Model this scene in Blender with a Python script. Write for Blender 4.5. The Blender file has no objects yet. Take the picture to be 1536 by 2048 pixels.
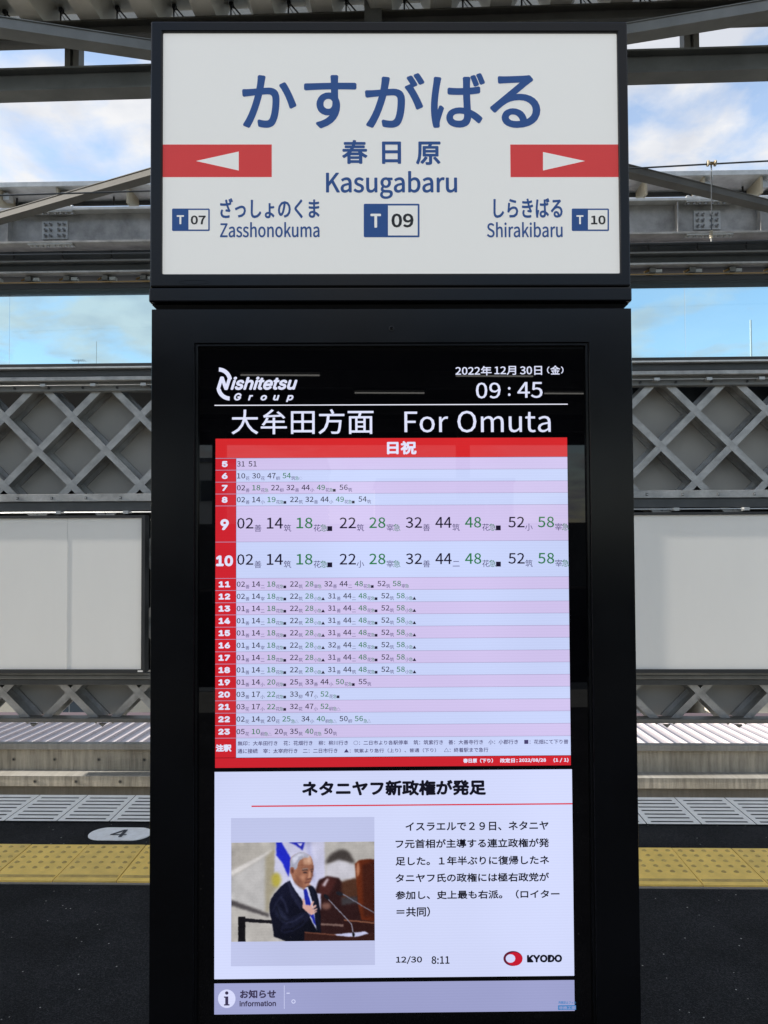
import bpy, bmesh, math, random, os
import numpy as np
from mathutils import Matrix, Vector
random.seed(7)
R = math.radians
SC = bpy.context.scene
COL = SC.collection

# ------------------------------------------------------------------ camera
F_PX, CX, CY = 1538.0, 768.0, 1024.0
EYE = Vector((0, 0, 1.62))
cam_d = bpy.data.cameras.new('camera')
cam_d.sensor_fit = 'VERTICAL'; cam_d.sensor_height = 24.0
cam_d.lens = 24.0 * F_PX / 2048.0
cam_d.clip_start = 0.05; cam_d.clip_end = 2000
cam = bpy.data.objects.new('camera', cam_d); COL.objects.link(cam)
CAM_ROT = (Matrix.Rotation(R(1.49), 3, 'Z') @ Matrix.Rotation(R(90 + 1.60), 3, 'X') @ Matrix.Rotation(R(-0.275), 3, 'Z'))
cam.matrix_world = Matrix.Translation(EYE) @ CAM_ROT.to_4x4()
SC.camera = cam

# ------------------------------------------------------------------ light
EXPOSURE = 1.62
SUN_EL, SUN_AZ = 21.0, 92.0            # azimuth counted from +Y towards -X
w = bpy.data.worlds.new('World'); SC.world = w; w.use_nodes = True
nt = w.node_tree; N = nt.nodes; L = nt.links
N.clear()
out = N.new('ShaderNodeOutputWorld'); bg = N.new('ShaderNodeBackground')
sky = N.new('ShaderNodeTexSky'); sky.sky_type = 'NISHITA'; sky.sun_disc = False
sky.sun_elevation = R(SUN_EL); sky.sun_rotation = R(-SUN_AZ)
sky.air_density = 1.0; sky.dust_density = 0.6; sky.ozone_density = 1.6
tc = N.new('ShaderNodeTexCoord'); sep = N.new('ShaderNodeSeparateXYZ')
L.new(tc.outputs['Generated'], sep.inputs[0])
ad = N.new('ShaderNodeMath'); ad.operation = 'ADD'; ad.inputs[1].default_value = 0.22
L.new(sep.outputs['Z'], ad.inputs[0])
dx = N.new('ShaderNodeMath'); dx.operation = 'DIVIDE'; dy = N.new('ShaderNodeMath'); dy.operation = 'DIVIDE'
L.new(sep.outputs['X'], dx.inputs[0]); L.new(ad.outputs[0], dx.inputs[1])
L.new(sep.outputs['Y'], dy.inputs[0]); L.new(ad.outputs[0], dy.inputs[1])
cmb = N.new('ShaderNodeCombineXYZ'); L.new(dx.outputs[0], cmb.inputs[0]); L.new(dy.outputs[0], cmb.inputs[1])
nz = N.new('ShaderNodeTexNoise'); nz.inputs['Scale'].default_value = 2.7; nz.inputs['Detail'].default_value = 7
nz.inputs['Roughness'].default_value = 0.56; nz.inputs['Distortion'].default_value = 0.25
mpc = N.new('ShaderNodeMapping'); mpc.inputs['Location'].default_value = (3.1, 1.7, 0)
L.new(cmb.outputs[0], mpc.inputs[0]); L.new(mpc.outputs[0], nz.inputs['Vector'])
cr = N.new('ShaderNodeValToRGB'); cr.color_ramp.elements[0].position = 0.45; cr.color_ramp.elements[1].position = 0.575
cr.color_ramp.elements[0].color = (0.20, 0.20, 0.20, 1)
L.new(nz.outputs[0], cr.inputs[0])
mx = N.new('ShaderNodeMix'); mx.data_type = 'RGBA'
L.new(cr.outputs[0], mx.inputs['Factor']); L.new(sky.outputs[0], mx.inputs[6])
mx.inputs[7].default_value = (2.92, 2.90, 2.98, 1)
nz2 = N.new('ShaderNodeTexNoise'); nz2.inputs['Scale'].default_value = 5.5; nz2.inputs['Detail'].default_value = 5; L.new(mpc.outputs[0], nz2.inputs['Vector'])
cr2 = N.new('ShaderNodeValToRGB'); cr2.color_ramp.elements[0].position = 0.38; cr2.color_ramp.elements[1].position = 0.58
cr2.color_ramp.elements[0].color = (2.35, 2.45, 2.68, 1); cr2.color_ramp.elements[1].color = (2.98, 3.0, 3.08, 1)
L.new(nz2.outputs[0], cr2.inputs[0]); L.new(cr2.outputs[0], mx.inputs[7])
L.new(mx.outputs[2], bg.inputs[0]); bg.inputs[1].default_value = 0.10
L.new(bg.outputs[0], out.inputs[0])

sd = bpy.data.lights.new('sun', 'SUN'); sd.energy = 4.0; sd.angle = R(0.5); sd.color = (1.0, 0.93, 0.84)
sun = bpy.data.objects.new('sun', sd); COL.objects.link(sun)
sdir = Vector((-math.sin(R(SUN_AZ)) * math.cos(R(SUN_EL)), math.cos(R(SUN_AZ)) * math.cos(R(SUN_EL)), math.sin(R(SUN_EL))))
sun.rotation_euler = sdir.to_track_quat('Z', 'Y').to_euler(); sun.location = (0, 0, 20)

SC.view_settings.view_transform = 'Standard'; SC.view_settings.look = 'None'
SC.view_settings.exposure = EXPOSURE; SC.view_settings.gamma = 1.0
try: SC.view_settings.use_curve_mapping = False
except Exception: pass
SC.cycles.max_bounces = 6; SC.cycles.use_denoising = True

# ------------------------------------------------------------------ measuring helpers (photo pixel -> place)
def ray(x, y):
    return (CAM_ROT @ Vector(((x - CX) / F_PX, -(y - CY) / F_PX, -1.0))).normalized()
def P(x, y, Y):                      # where the sight line through (x, y) meets the plane Y = const
    d = ray(x, y); return EYE + d * ((Y - EYE.y) / d.y)
def Z(y, Y, x=150): return P(x, y, Y).z
def G(x, y, z=0.0):                  # where it meets a horizontal plane
    d = ray(x, y); return EYE + d * ((z - EYE.z) / d.z)

# ------------------------------------------------------------------ materials
MATS = {}
def s2l(c): return tuple(((v / 255) / 12.92 if v / 255 <= 0.04045 else ((v / 255 + 0.055) / 1.055) ** 2.4) for v in c[:3])
def mat(name, col, rough=0.6, metal=0.0, noise=0.0, scale=8.0, bump=0.0, bscale=60.0, col2=None, stretch=None, spec=0.5, coat=0.0):
    m = bpy.data.materials.new(name); m.use_nodes = True; MATS[name] = m
    n = m.node_tree.nodes; l = m.node_tree.links; b = n['Principled BSDF']
    b.inputs['Base Color'].default_value = (*col, 1); b.inputs['Roughness'].default_value = rough
    b.inputs['Metallic'].default_value = metal; b.inputs['Specular IOR Level'].default_value = spec
    b.inputs['Coat Weight'].default_value = coat
    t = n.new('ShaderNodeTexCoord'); mp = n.new('ShaderNodeMapping'); l.new(t.outputs['Object'], mp.inputs[0])
    if stretch: mp.inputs['Scale'].default_value = stretch
    if noise > 0:
        z = n.new('ShaderNodeTexNoise'); z.inputs['Scale'].default_value = scale; z.inputs['Detail'].default_value = 6
        z.inputs['Roughness'].default_value = 0.65
        l.new(mp.outputs[0], z.inputs['Vector'])
        r = n.new('ShaderNodeValToRGB'); r.color_ramp.elements[0].position = 0.32; r.color_ramp.elements[1].position = 0.68
        c2 = col2 if col2 else tuple(v * (1 + noise) for v in col)
        r.color_ramp.elements[0].color = (*[v * (1 - noise) for v in col], 1)
        r.color_ramp.elements[1].color = (*c2, 1)
        l.new(z.outputs[0], r.inputs[0]); l.new(r.outputs[0], b.inputs['Base Color'])
        q = n.new('ShaderNodeMapRange'); q.inputs['To Min'].default_value = max(0.02, rough - 0.12); q.inputs['To Max'].default_value = min(1, rough + 0.12)
        l.new(z.outputs[0], q.inputs['Value']); l.new(q.outputs[0], b.inputs['Roughness'])
    if bump > 0:
        z2 = n.new('ShaderNodeTexNoise'); z2.inputs['Scale'].default_value = bscale; z2.inputs['Detail'].default_value = 4
        l.new(mp.outputs[0], z2.inputs['Vector'])
        bp = n.new('ShaderNodeBump'); bp.inputs['Strength'].default_value = bump; bp.inputs['Distance'].default_value = 0.01
        l.new(z2.outputs[0], bp.inputs['Height']); l.new(bp.outputs[0], b.inputs['Normal'])
    return m
def emis(name, rgb, gloss=True):     # a lit colour on the display, glossy cover
    m = bpy.data.materials.new(name); m.use_nodes = True; MATS[name] = m
    b = m.node_tree.nodes['Principled BSDF']
    b.inputs['Base Color'].default_value = (0.004, 0.004, 0.005, 1)
    b.inputs['Roughness'].default_value = 0.012; b.inputs['Specular IOR Level'].default_value = 0.4
    b.inputs['Emission Color'].default_value = (*s2l(rgb), 1)
    b.inputs['Emission Strength'].default_value = 1.0 / (2 ** EXPOSURE)
    n = m.node_tree.nodes; l = m.node_tree.links; t = n.new('ShaderNodeTexCoord')
    z = n.new('ShaderNodeTexNoise'); z.inputs['Scale'].default_value = 2.2; z.inputs['Detail'].default_value = 2; l.new(t.outputs['Object'], z.inputs['Vector'])
    wv = n.new('ShaderNodeTexWave'); wv.bands_direction = 'Z'; wv.inputs['Scale'].default_value = 62; wv.inputs['Distortion'].default_value = 1.2; wv.inputs['Detail'].default_value = 1; wv.inputs['Detail Scale'].default_value = .3
    l.new(t.outputs['Object'], wv.inputs['Vector'])
    ma = n.new('ShaderNodeMath'); ma.operation = 'MULTIPLY_ADD'; ma.inputs[1].default_value = 0.010; l.new(wv.outputs[1], ma.inputs[0])
    mr = n.new('ShaderNodeMapRange'); mr.inputs['From Min'].default_value = .35; mr.inputs['From Max'].default_value = .65
    k_ = 1.0 / (2 ** EXPOSURE); mr.inputs['To Min'].default_value = k_ * .93; mr.inputs['To Max'].default_value = k_ * 1.03
    l.new(z.outputs[0], mr.inputs['Value']); l.new(mr.outputs[0], ma.inputs[2]); l.new(ma.outputs[0], b.inputs['Emission Strength'])
    return m

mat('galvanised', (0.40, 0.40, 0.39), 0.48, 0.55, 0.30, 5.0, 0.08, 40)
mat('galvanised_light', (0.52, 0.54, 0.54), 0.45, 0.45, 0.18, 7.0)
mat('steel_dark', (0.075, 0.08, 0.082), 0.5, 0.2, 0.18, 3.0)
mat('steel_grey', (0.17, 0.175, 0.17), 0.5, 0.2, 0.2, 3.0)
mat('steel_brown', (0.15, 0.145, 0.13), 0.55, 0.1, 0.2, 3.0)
mat('near_black', (0.02, 0.022, 0.024), 0.5)
mat('deck_steel', (0.60, 0.59, 0.54), 0.45, 0.2, 0.15, 1.5)
mat('tray_panel', (0.42, 0.40, 0.36), 0.55, 0.0, 0.06, 1.2)
mat('board_white', (0.80, 0.79, 0.75), 0.35, 0.0, 0.02, 1.1, stretch=(1.6, 1, .35))
mat('brace_steel', (0.15, 0.15, 0.145), 0.85, 0.0, 0.15, 3.0, spec=0.2)
mat('conduit', (0.45, 0.46, 0.46), 0.4, 0.6)
mat('bolt_zinc', (0.45, 0.46, 0.47), 0.35, 0.8)
mat('bronze', (0.33, 0.22, 0.10), 0.4, 0.7)
mat('porcelain', (0.42, 0.37, 0.27), 0.4)
mat('wire', (0.05, 0.055, 0.06), 0.45, 0.5)
mat('kiosk_black', (0.0030, 0.0034, 0.0046), 0.20, 0.0, 0.35, 3.0, spec=0.34)
mat('kiosk_inner', (0.004, 0.004, 0.005), 0.5)
mat('screen_black', (0.002, 0.002, 0.003), 0.012)
mat('sign_white', (0.75, 0.74, 0.70), 0.42, 0.0, 0.0)
mat('sign_blue', s2l((38, 82, 146)), 0.42)
mat('sign_red', s2l((204, 56, 54)), 0.42)
mat('sign_black', (0.015, 0.015, 0.017), 0.42)
mat('paint_white', (0.84, 0.81, 0.76), 0.6, 0.0, 0.12, 22, 0.3, 220, col2=(0.88, 0.87, 0.84))
mat('paint_dark', (0.03, 0.035, 0.045), 0.5)
mat('grate_metal', (0.84, 0.81, 0.75), 0.5, 0.1, 0.07, 9.0)
mat('slot_dark', (0.008, 0.009, 0.01), 0.7)
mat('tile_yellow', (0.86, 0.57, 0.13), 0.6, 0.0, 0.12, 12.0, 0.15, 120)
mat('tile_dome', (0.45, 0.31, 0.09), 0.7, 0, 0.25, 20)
mat('tile_yellow_b', (0.81, 0.54, 0.13), 0.6, 0.0, 0.14, 9.0, 0.15, 120)
mat('grout', (0.22, 0.20, 0.17), 0.8, 0, 0.15, 40)
mat('ballast', (0.13, 0.12, 0.11), 0.9, 0, 0.4, 30, 0.8, 60)
mat('track_slab', (0.42, 0.40, 0.36), 0.85, 0, 0.2, 3.0, 0.3, 40)
mat('far_ground', (0.13, 0.13, 0.12), 0.9, 0, 0.2, 0.4)
mat('roof_sheet', (0.42, 0.385, 0.39), 0.55, 0.1, 0.06, 1.0)
mat('gutter', (0.09, 0.06, 0.065), 0.6)
mat('wall_cream', (0.60, 0.55, 0.45), 0.8, 0, 0.08, 2.0)
mat('wall_grey', (0.33, 0.34, 0.35), 0.8, 0, 0.1, 2.0)
mat('wall_white', (0.70, 0.70, 0.68), 0.8, 0, 0.06, 2.0)
mat('roof_tile', (0.20, 0.21, 0.23), 0.6, 0, 0.2, 6.0)
mat('window_glass', (0.05, 0.07, 0.09), 0.08)
mat('rail_steel', (0.25, 0.2, 0.17), 0.4, 0.7)

for nm_, st_ in (('sign_white', 0.14), ('sign_blue', 0.06), ('sign_red', 0.13)):   # faintly lit light box
    b_ = MATS[nm_].node_tree.nodes['Principled BSDF']
    b_.inputs['Emission Color'].default_value = b_.inputs['Base Color'].default_value; b_.inputs['Emission Strength'].default_value = st_
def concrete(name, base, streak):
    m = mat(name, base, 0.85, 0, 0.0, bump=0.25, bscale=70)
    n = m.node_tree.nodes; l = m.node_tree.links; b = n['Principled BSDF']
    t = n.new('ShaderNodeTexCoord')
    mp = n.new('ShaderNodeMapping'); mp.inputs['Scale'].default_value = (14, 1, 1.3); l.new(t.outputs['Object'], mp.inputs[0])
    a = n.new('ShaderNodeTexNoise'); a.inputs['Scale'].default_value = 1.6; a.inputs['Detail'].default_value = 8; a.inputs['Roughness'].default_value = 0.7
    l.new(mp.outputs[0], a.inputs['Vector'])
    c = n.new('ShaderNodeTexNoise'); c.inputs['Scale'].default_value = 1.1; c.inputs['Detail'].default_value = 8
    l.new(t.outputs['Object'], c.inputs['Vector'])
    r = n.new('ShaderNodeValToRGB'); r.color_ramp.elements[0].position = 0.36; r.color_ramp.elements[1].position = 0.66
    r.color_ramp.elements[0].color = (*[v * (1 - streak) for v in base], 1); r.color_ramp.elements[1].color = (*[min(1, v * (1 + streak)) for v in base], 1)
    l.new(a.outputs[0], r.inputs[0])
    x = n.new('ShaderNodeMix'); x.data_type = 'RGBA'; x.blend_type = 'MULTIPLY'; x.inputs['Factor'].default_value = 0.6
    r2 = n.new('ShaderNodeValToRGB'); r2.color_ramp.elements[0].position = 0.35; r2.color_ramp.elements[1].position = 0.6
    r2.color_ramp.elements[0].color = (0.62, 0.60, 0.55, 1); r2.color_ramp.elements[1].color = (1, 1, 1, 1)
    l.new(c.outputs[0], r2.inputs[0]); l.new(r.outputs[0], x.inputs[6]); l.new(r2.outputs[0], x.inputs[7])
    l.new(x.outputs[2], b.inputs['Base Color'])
concrete('concrete_streaked', (0.44, 0.40, 0.32), 0.30)
concrete('concrete_ledge', (0.33, 0.32, 0.29), 0.14)
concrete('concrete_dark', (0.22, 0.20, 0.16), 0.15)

# asphalt: dark binder, mid grey stones, rare pale chips
m = mat('asphalt', (0.022, 0.022, 0.023), 0.95, spec=0.15)
n = m.node_tree.nodes; l = m.node_tree.links; b = n['Principled BSDF']; t = n.new('ShaderNodeTexCoord')
v = n.new('ShaderNodeTexVoronoi'); v.inputs['Scale'].default_value = 260; l.new(t.outputs['Object'], v.inputs['Vector'])
r = n.new('ShaderNodeValToRGB'); e = r.color_ramp.elements
e[0].position = 0.0; e[0].color = (0.008, 0.008, 0.0085, 1); e[1].position = 1.0; e[1].color = (0.04, 0.04, 0.04, 1)
e2 = e.new(0.55); e2.color = (0.014, 0.014, 0.0148, 1); e3 = e.new(0.985); e3.color = (0.030, 0.030, 0.031, 1)
e[3].position = 1.0
sx = n.new('ShaderNodeSeparateColor'); l.new(v.outputs['Color'], sx.inputs[0]); l.new(sx.outputs[0], r.inputs[0])
v2 = n.new('ShaderNodeTexVoronoi'); v2.inputs['Scale'].default_value = 75; l.new(t.outputs['Object'], v2.inputs['Vector'])
sx2 = n.new('ShaderNodeSeparateColor'); l.new(v2.outputs['Color'], sx2.inputs[0])
g1 = n.new('ShaderNodeMath'); g1.operation = 'GREATER_THAN'; g1.inputs[1].default_value = 0.980; l.new(sx2.outputs[1], g1.inputs[0])
g2 = n.new('ShaderNodeMath'); g2.operation = 'LESS_THAN'; g2.inputs[1].default_value = 0.22; l.new(v2.outputs['Distance'], g2.inputs[0])
g3 = n.new('ShaderNodeMath'); g3.operation = 'MULTIPLY'; l.new(g1.outputs[0], g3.inputs[0]); l.new(g2.outputs[0], g3.inputs[1])
x = n.new('ShaderNodeMix'); x.data_type = 'RGBA'; l.new(g3.outputs[0], x.inputs['Factor']); l.new(r.outputs[0], x.inputs[6]); x.inputs[7].default_value = (0.34, 0.33, 0.30, 1)
big = n.new('ShaderNodeTexNoise'); big.inputs['Scale'].default_value = 2.2; big.inputs['Detail'].default_value = 5; l.new(t.outputs['Object'], big.inputs['Vector'])
rb = n.new('ShaderNodeMapRange'); rb.inputs['From Min'].default_value = 0.3; rb.inputs['From Max'].default_value = 0.7; rb.inputs['To Min'].default_value = 0.6; rb.inputs['To Max'].default_value = 1.55
l.new(big.outputs[0], rb.inputs['Value'])
vm = n.new('ShaderNodeVectorMath'); vm.operation = 'SCALE'; l.new(x.outputs[2], vm.inputs[0]); l.new(rb.outputs[0], vm.inputs['Scale']); l.new(vm.outputs[0], b.inputs['Base Color'])
bp = n.new('ShaderNodeBump'); bp.inputs['Strength'].default_value = 0.7; bp.inputs['Distance'].default_value = 0.004
l.new(v.outputs['Distance'], bp.inputs['Height']); l.new(bp.outputs[0], b.inputs['Normal'])

# windscreen glass
m = bpy.data.materials.new('clear_glass'); m.use_nodes = True; MATS['clear_glass'] = m
n = m.node_tree.nodes; l = m.node_tree.links; n.clear()
o_ = n.new('ShaderNodeOutputMaterial'); mixs = n.new('ShaderNodeMixShader'); tr = n.new('ShaderNodeBsdfTransparent'); gl = n.new('ShaderNodeBsdfGlossy')
tr.inputs[0].default_value = (0.76, 0.89, 0.92, 1); gl.inputs['Roughness'].default_value = 0.02
fr = n.new('ShaderNodeFresnel'); fr.inputs[0].default_value = 1.45
l.new(fr.outputs[0], mixs.inputs[0]); l.new(tr.outputs[0], mixs.inputs[1]); l.new(gl.outputs[0], mixs.inputs[2]); l.new(mixs.outputs[0], o_.inputs[0])

m = bpy.data.materials.new('lamp_tube'); m.use_nodes = True; MATS['lamp_tube'] = m
b = m.node_tree.nodes['Principled BSDF']; b.inputs['Emission Color'].default_value = (1, 0.97, 0.9, 1); b.inputs['Emission Strength'].default_value = 0.8

# ------------------------------------------------------------------ object helpers
def tag(o, label=None, cat=None, group=None, kind=None):
    if label: o['label'] = label
    if cat: o['category'] = cat
    if group: o['group'] = group
    if kind: o['kind'] = kind
    return o
def empty(name, loc=(0, 0, 0), rz=0.0):
    o = bpy.data.objects.new(name, None); o.location = loc; o.rotation_euler = (0, 0, rz); o.empty_display_size = 0.1
    COL.objects.link(o); return o
class MB:
    def __init__(s): s.v = []; s.f = []; s.m = []; s.mats = []
    def mi(s, name):
        if name not in s.mats: s.mats.append(name)
        return s.mats.index(name)
    def poly(s, pts, faces, m):
        k = len(s.v); s.v += [tuple(p) for p in pts]; i = s.mi(m)
        for f in faces: s.f.append([k + a for a in f]); s.m.append(i)
        return s
    def box(s, x0, x1, y0, y1, z0, z1, m):
        p = [(x0, y0, z0), (x1, y0, z0), (x1, y1, z0), (x0, y1, z0), (x0, y0, z1), (x1, y0, z1), (x1, y1, z1), (x0, y1, z1)]
        return s.poly(p, [(0, 3, 2, 1), (4, 5, 6, 7), (0, 1, 5, 4), (1, 2, 6, 5), (2, 3, 7, 6), (3, 0, 4, 7)], m)
    def sweep(s, prof, p0, p1, side, up, m):       # closed profile [(a,b)] swept p0->p1
        p0, p1, side, up = Vector(p0), Vector(p1), Vector(side), Vector(up)
        n_ = len(prof)
        pts = [p0 + side * a + up * b_ for a, b_ in prof] + [p1 + side * a + up * b_ for a, b_ in prof]
        fs = [(i, (i + 1) % n_, n_ + (i + 1) % n_, n_ + i) for i in range(n_)]
        fs += [tuple(range(n_ - 1, -1, -1)), tuple(range(n_, 2 * n_))]
        return s.poly(pts, fs, m)
    def cyl(s, p0, p1, r, m, n_=12, r2=None):
        p0, p1 = Vector(p0), Vector(p1); d = (p1 - p0).normalized()
        a = d.orthogonal().normalized(); b_ = d.cross(a)
        r2 = r if r2 is None else r2
        pts = []
        for q, rr in ((p0, r), (p1, r2)):
            pts += [q + (a * math.cos(2 * math.pi * i / n_) + b_ * math.sin(2 * math.pi * i / n_)) * rr for i in range(n_)]
        fs = [(i, (i + 1) % n_, n_ + (i + 1) % n_, n_ + i) for i in range(n_)]
        fs += [tuple(range(n_ - 1, -1, -1)), tuple(range(n_, 2 * n_))]
        return s.poly(pts, fs, m)
    def build(s, name, parent=None, loc=None, bevel=0.0, fix=True, smooth=False):
        me = bpy.data.meshes.new(name); me.from_pydata(s.v, [], s.f)
        for q in s.mats: me.materials.append(MATS[q])
        me.polygons.foreach_set('material_index', s.m)
        if fix:
            bm = bmesh.new(); bm.from_mesh(me); bmesh.ops.recalc_face_normals(bm, faces=bm.faces); bm.to_mesh(me); bm.free()
        if smooth: me.polygons.foreach_set('use_smooth', [True] * len(me.polygons))
        me.update()
        o = bpy.data.objects.new(name, me); COL.objects.link(o)
        if parent: o.parent = parent
        if loc is not None: o.location = loc
        if bevel > 0:
            md = o.modifiers.new('bevel', 'BEVEL'); md.width = bevel; md.segments = 2; md.limit_method = 'ANGLE'
        return o
def h_prof(w_, h_, tf, tw):            # H section: flange width w_ (side), depth h_ (up)
    a, b_ = w_ / 2, h_ / 2
    return [(-a, -b_), (a, -b_), (a, -b_ + tf), (tw / 2, -b_ + tf), (tw / 2, b_ - tf), (a, b_ - tf), (a, b_), (-a, b_), (-a, b_ - tf), (-tw / 2, b_ - tf), (-tw / 2, -b_ + tf), (-a, -b_ + tf)]
def copy_to(o, parent, loc=None, rot=None):
    c = o.copy(); COL.objects.link(c); c.parent = parent
    if loc is not None: c.location = loc
    if rot is not None: c.rotation_euler = rot
    return c

# ================================================================== SETTING: platform
EDGE = G(150, 1593).y                    # platform edge
GR0 = G(150, 1645).y
T1, T0 = G(150, 1693).y, G(150, 1767).y
platform = MB().box(-9, 9, -4.2, EDGE - 0.012, -1.3, 0.0, 'asphalt').build('platform')
tag(platform, kind='structure')
# slotted metal edge plates
PIT = 0.30
def grate_mesh(i):
    mb = MB(); wx = PIT - 0.006; d = EDGE - GR0
    z0, z1 = 0.004, 0.0095
    mb.box(0, wx, 0, d, z0, 0.008, 'slot_dark')
    mx_ = 0.030
    mb.box(0, mx_, 0, d, 0.008, z1, 'grate_metal'); mb.box(wx - mx_, wx, 0, d, 0.008, z1, 'grate_metal')
    n_ = 7; sw = 0.020; pitch = d / (n_ + 0.5)
    ys = [pitch * (k + 0.6) for k in range(n_)]
    prev = 0.0
    for y_ in ys + [d + sw / 2]:
        mb.box(mx_, wx - mx_, prev, y_ - sw / 2, 0.008, z1 - 0.0002, 'grate_metal'); prev = y_ + sw / 2
    return mb
gx0 = G(10, 1644).x - PIT * 14
base = None
for i in range(34):
    if base is None:
        base = grate_mesh(0).build('edge_plate', platform, (gx0, GR0, 0))
    else: copy_to(base, platform, (gx0 + PIT * i, GR0, 0))
# tactile tiles 300 x 400 with domes and an inner bar
def tile(mname):
    mb = MB(); wx = PIT - 0.005; d = T1 - T0 - 0.006; h = 0.012
    mb.box(0, wx, 0, d, 0.004, h, mname)
    for r_ in range(5):
        for c_ in range(5):
            cx_, cy_ = wx * (c_ + 0.5) / 5, d - (0.035 + r_ * 0.060)
            n_ = 10; rb_, rt_ = 0.0125, 0.006
            pts = [(cx_ + rb_ * math.cos(2 * math.pi * k / n_), cy_ + rb_ * math.sin(2 * math.pi * k / n_), h) for k in range(n_)]
            pts += [(cx_ + rt_ * math.cos(2 * math.pi * k / n_), cy_ + rt_ * math.sin(2 * math.pi * k / n_), h + 0.005) for k in range(n_)]
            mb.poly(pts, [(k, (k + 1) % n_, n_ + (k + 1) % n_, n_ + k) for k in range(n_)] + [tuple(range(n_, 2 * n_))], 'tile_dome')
    yb = 0.034
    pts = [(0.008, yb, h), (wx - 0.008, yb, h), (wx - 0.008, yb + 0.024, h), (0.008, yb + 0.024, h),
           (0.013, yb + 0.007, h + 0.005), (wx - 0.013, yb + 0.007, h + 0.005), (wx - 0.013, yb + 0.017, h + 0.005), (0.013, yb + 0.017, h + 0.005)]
    mb.poly(pts, [(4, 5, 6, 7), (0, 1, 5, 4), (1, 2, 6, 5), (2, 3, 7, 6), (3, 0, 4, 7)], 'tile_dome')  # bar's darker tone puts its shaded near face into the colour
    return mb
tx0 = G(106, 1766).x - PIT * 14
MB().box(-9, 9, T0 - 0.012, T1 + 0.010, 0.0, 0.004, 'grout').build('tile_bedding', platform)
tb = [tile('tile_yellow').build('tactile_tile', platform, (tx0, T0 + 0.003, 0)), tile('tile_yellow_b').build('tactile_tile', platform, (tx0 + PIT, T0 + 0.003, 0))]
for i in range(2, 34):
    c = copy_to(random.choice(tb), platform, (tx0 + PIT * i, T0 + 0.003 + random.uniform(-.0015, .0015), random.uniform(-.0008, .0008)), (0, 0, random.uniform(-.004, .004)))

# ------------------------------------------------------------------ track bed, far ground
tag(MB().box(-14, 14, EDGE + 0.02, 8.2, -1.75, -1.45, 'track_slab').build('track_bed'), kind='structure')
tag(MB().box(-1500, 1500, -1500, 1500, -7.2, -7.0, 'far_ground').build('ground'), kind='structure')
def track_rail(y, label):
    o = MB().sweep([(-.035, .15), (.035, .15), (.035, .11), (.01, .10), (.01, .02), (.065, .012), (.065, 0), (-.065, 0), (-.065, .012), (-.01, .02), (-.01, .10), (-.035, .11)],
                   (-14, y, -1.45), (14, y, -1.45), (0, 1, 0), (0, 0, 1), 'rail_steel').build('track_rail')
    tag(o, label, 'rail', 'rails of the track beyond the platform')
track_rail(5.75, 'near steel rail of the track below the platform edge')
track_rail(7.2, 'far steel rail of the track next to the concrete parapet')

# ================================================================== concrete parapet with stepped ledge
YW = 8.60
zs = {y: Z(y, YW) for y in (1485, 1497, 1541)}
Y_ST = 8.39
par = empty('parapet_wall', (0, YW, -1.45))
tag(par, 'long streaked concrete parapet with a stepped ledge across the track', 'wall')
def loc_build(mb, name, par_, **k):
    o = mb.build(name, par_, **k); o.location = o.location - par_.location if False else o.location
    o.matrix_parent_inverse = par_.matrix_world.inverted() if par_.matrix_world != Matrix.Identity(4) else Matrix.Translation(-Vector(par_.location))
    return o
W7 = 13.0
loc_build(MB().box(-W7, W7, YW - 0.05, 8.64, zs[1497], zs[1485], 'concrete_ledge'), 'coping', par, bevel=0.006)
loc_build(MB().box(-W7, W7, YW, 8.63, zs[1541] - 0.02, zs[1497], 'concrete_streaked'), 'upper_wall', par)
z_st1 = Z(1573, Y_ST)
loc_build(MB().box(-W7, W7, Y_ST, 8.9, z_st1, zs[1541], 'concrete_streaked').box(-W7, W7, Y_ST - 0.004, YW - 0.001, zs[1541], zs[1541] + 0.006, 'concrete_ledge'), 'stepped_ledge', par, bevel=0.004)
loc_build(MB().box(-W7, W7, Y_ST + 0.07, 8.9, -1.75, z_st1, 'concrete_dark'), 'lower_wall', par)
def tie_hole(x, y, z):
    mb = MB(); mb.cyl((0, 0.0, 0), (0, -0.004, 0), 0.021, 'concrete_dark', 10); mb.cyl((0, -0.0041, 0), (0, -0.005, 0), 0.011, 'near_black', 10)
    return loc_build(mb, 'tie_hole', par, loc=(x, y, z))
h0 = None
for k in range(-9, 11):
    if k in (4, 5) or True:
        p = P(28 + k * 85.7, 1522 if k < 6 else 1518, YW); q = P(70 + k * 86.5, 1563, Y_ST)
        for c_, dz in ((p, zs[1541] + (zs[1497] - zs[1541]) * .5), (q, (z_st1 + zs[1541]) / 2)):
            if h0 is None: h0 = tie_hole(c_.x, c_.y, dz)
            else:
                c = copy_to(h0, par, (c_.x + random.uniform(-.03, .03), c_.y, dz)); c.matrix_parent_inverse = h0.matrix_parent_inverse

# ================================================================== track-side barrier (lattice, beams, glass, girder)
YF = 8.62
WX = 8.2
bar = empty('trackside_barrier', (0, YF, -0.5))
tag(bar, 'tall galvanised lattice barrier standing on the parapet across the track', 'barrier')
def bp_(mb, name, **k): return loc_build(mb, name, bar, **k)
def hb(name, y0, y1, Ya, Yb, m, bev=0.004, x0=-WX, x1=WX):
    return bp_(MB().box(x0, x1, Ya, Yb, Z(y1, Ya), Z(y0, Ya), m), name, bevel=bev)
ztop, zbot = Z(765, YF), Z(1443, YF)
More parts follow.
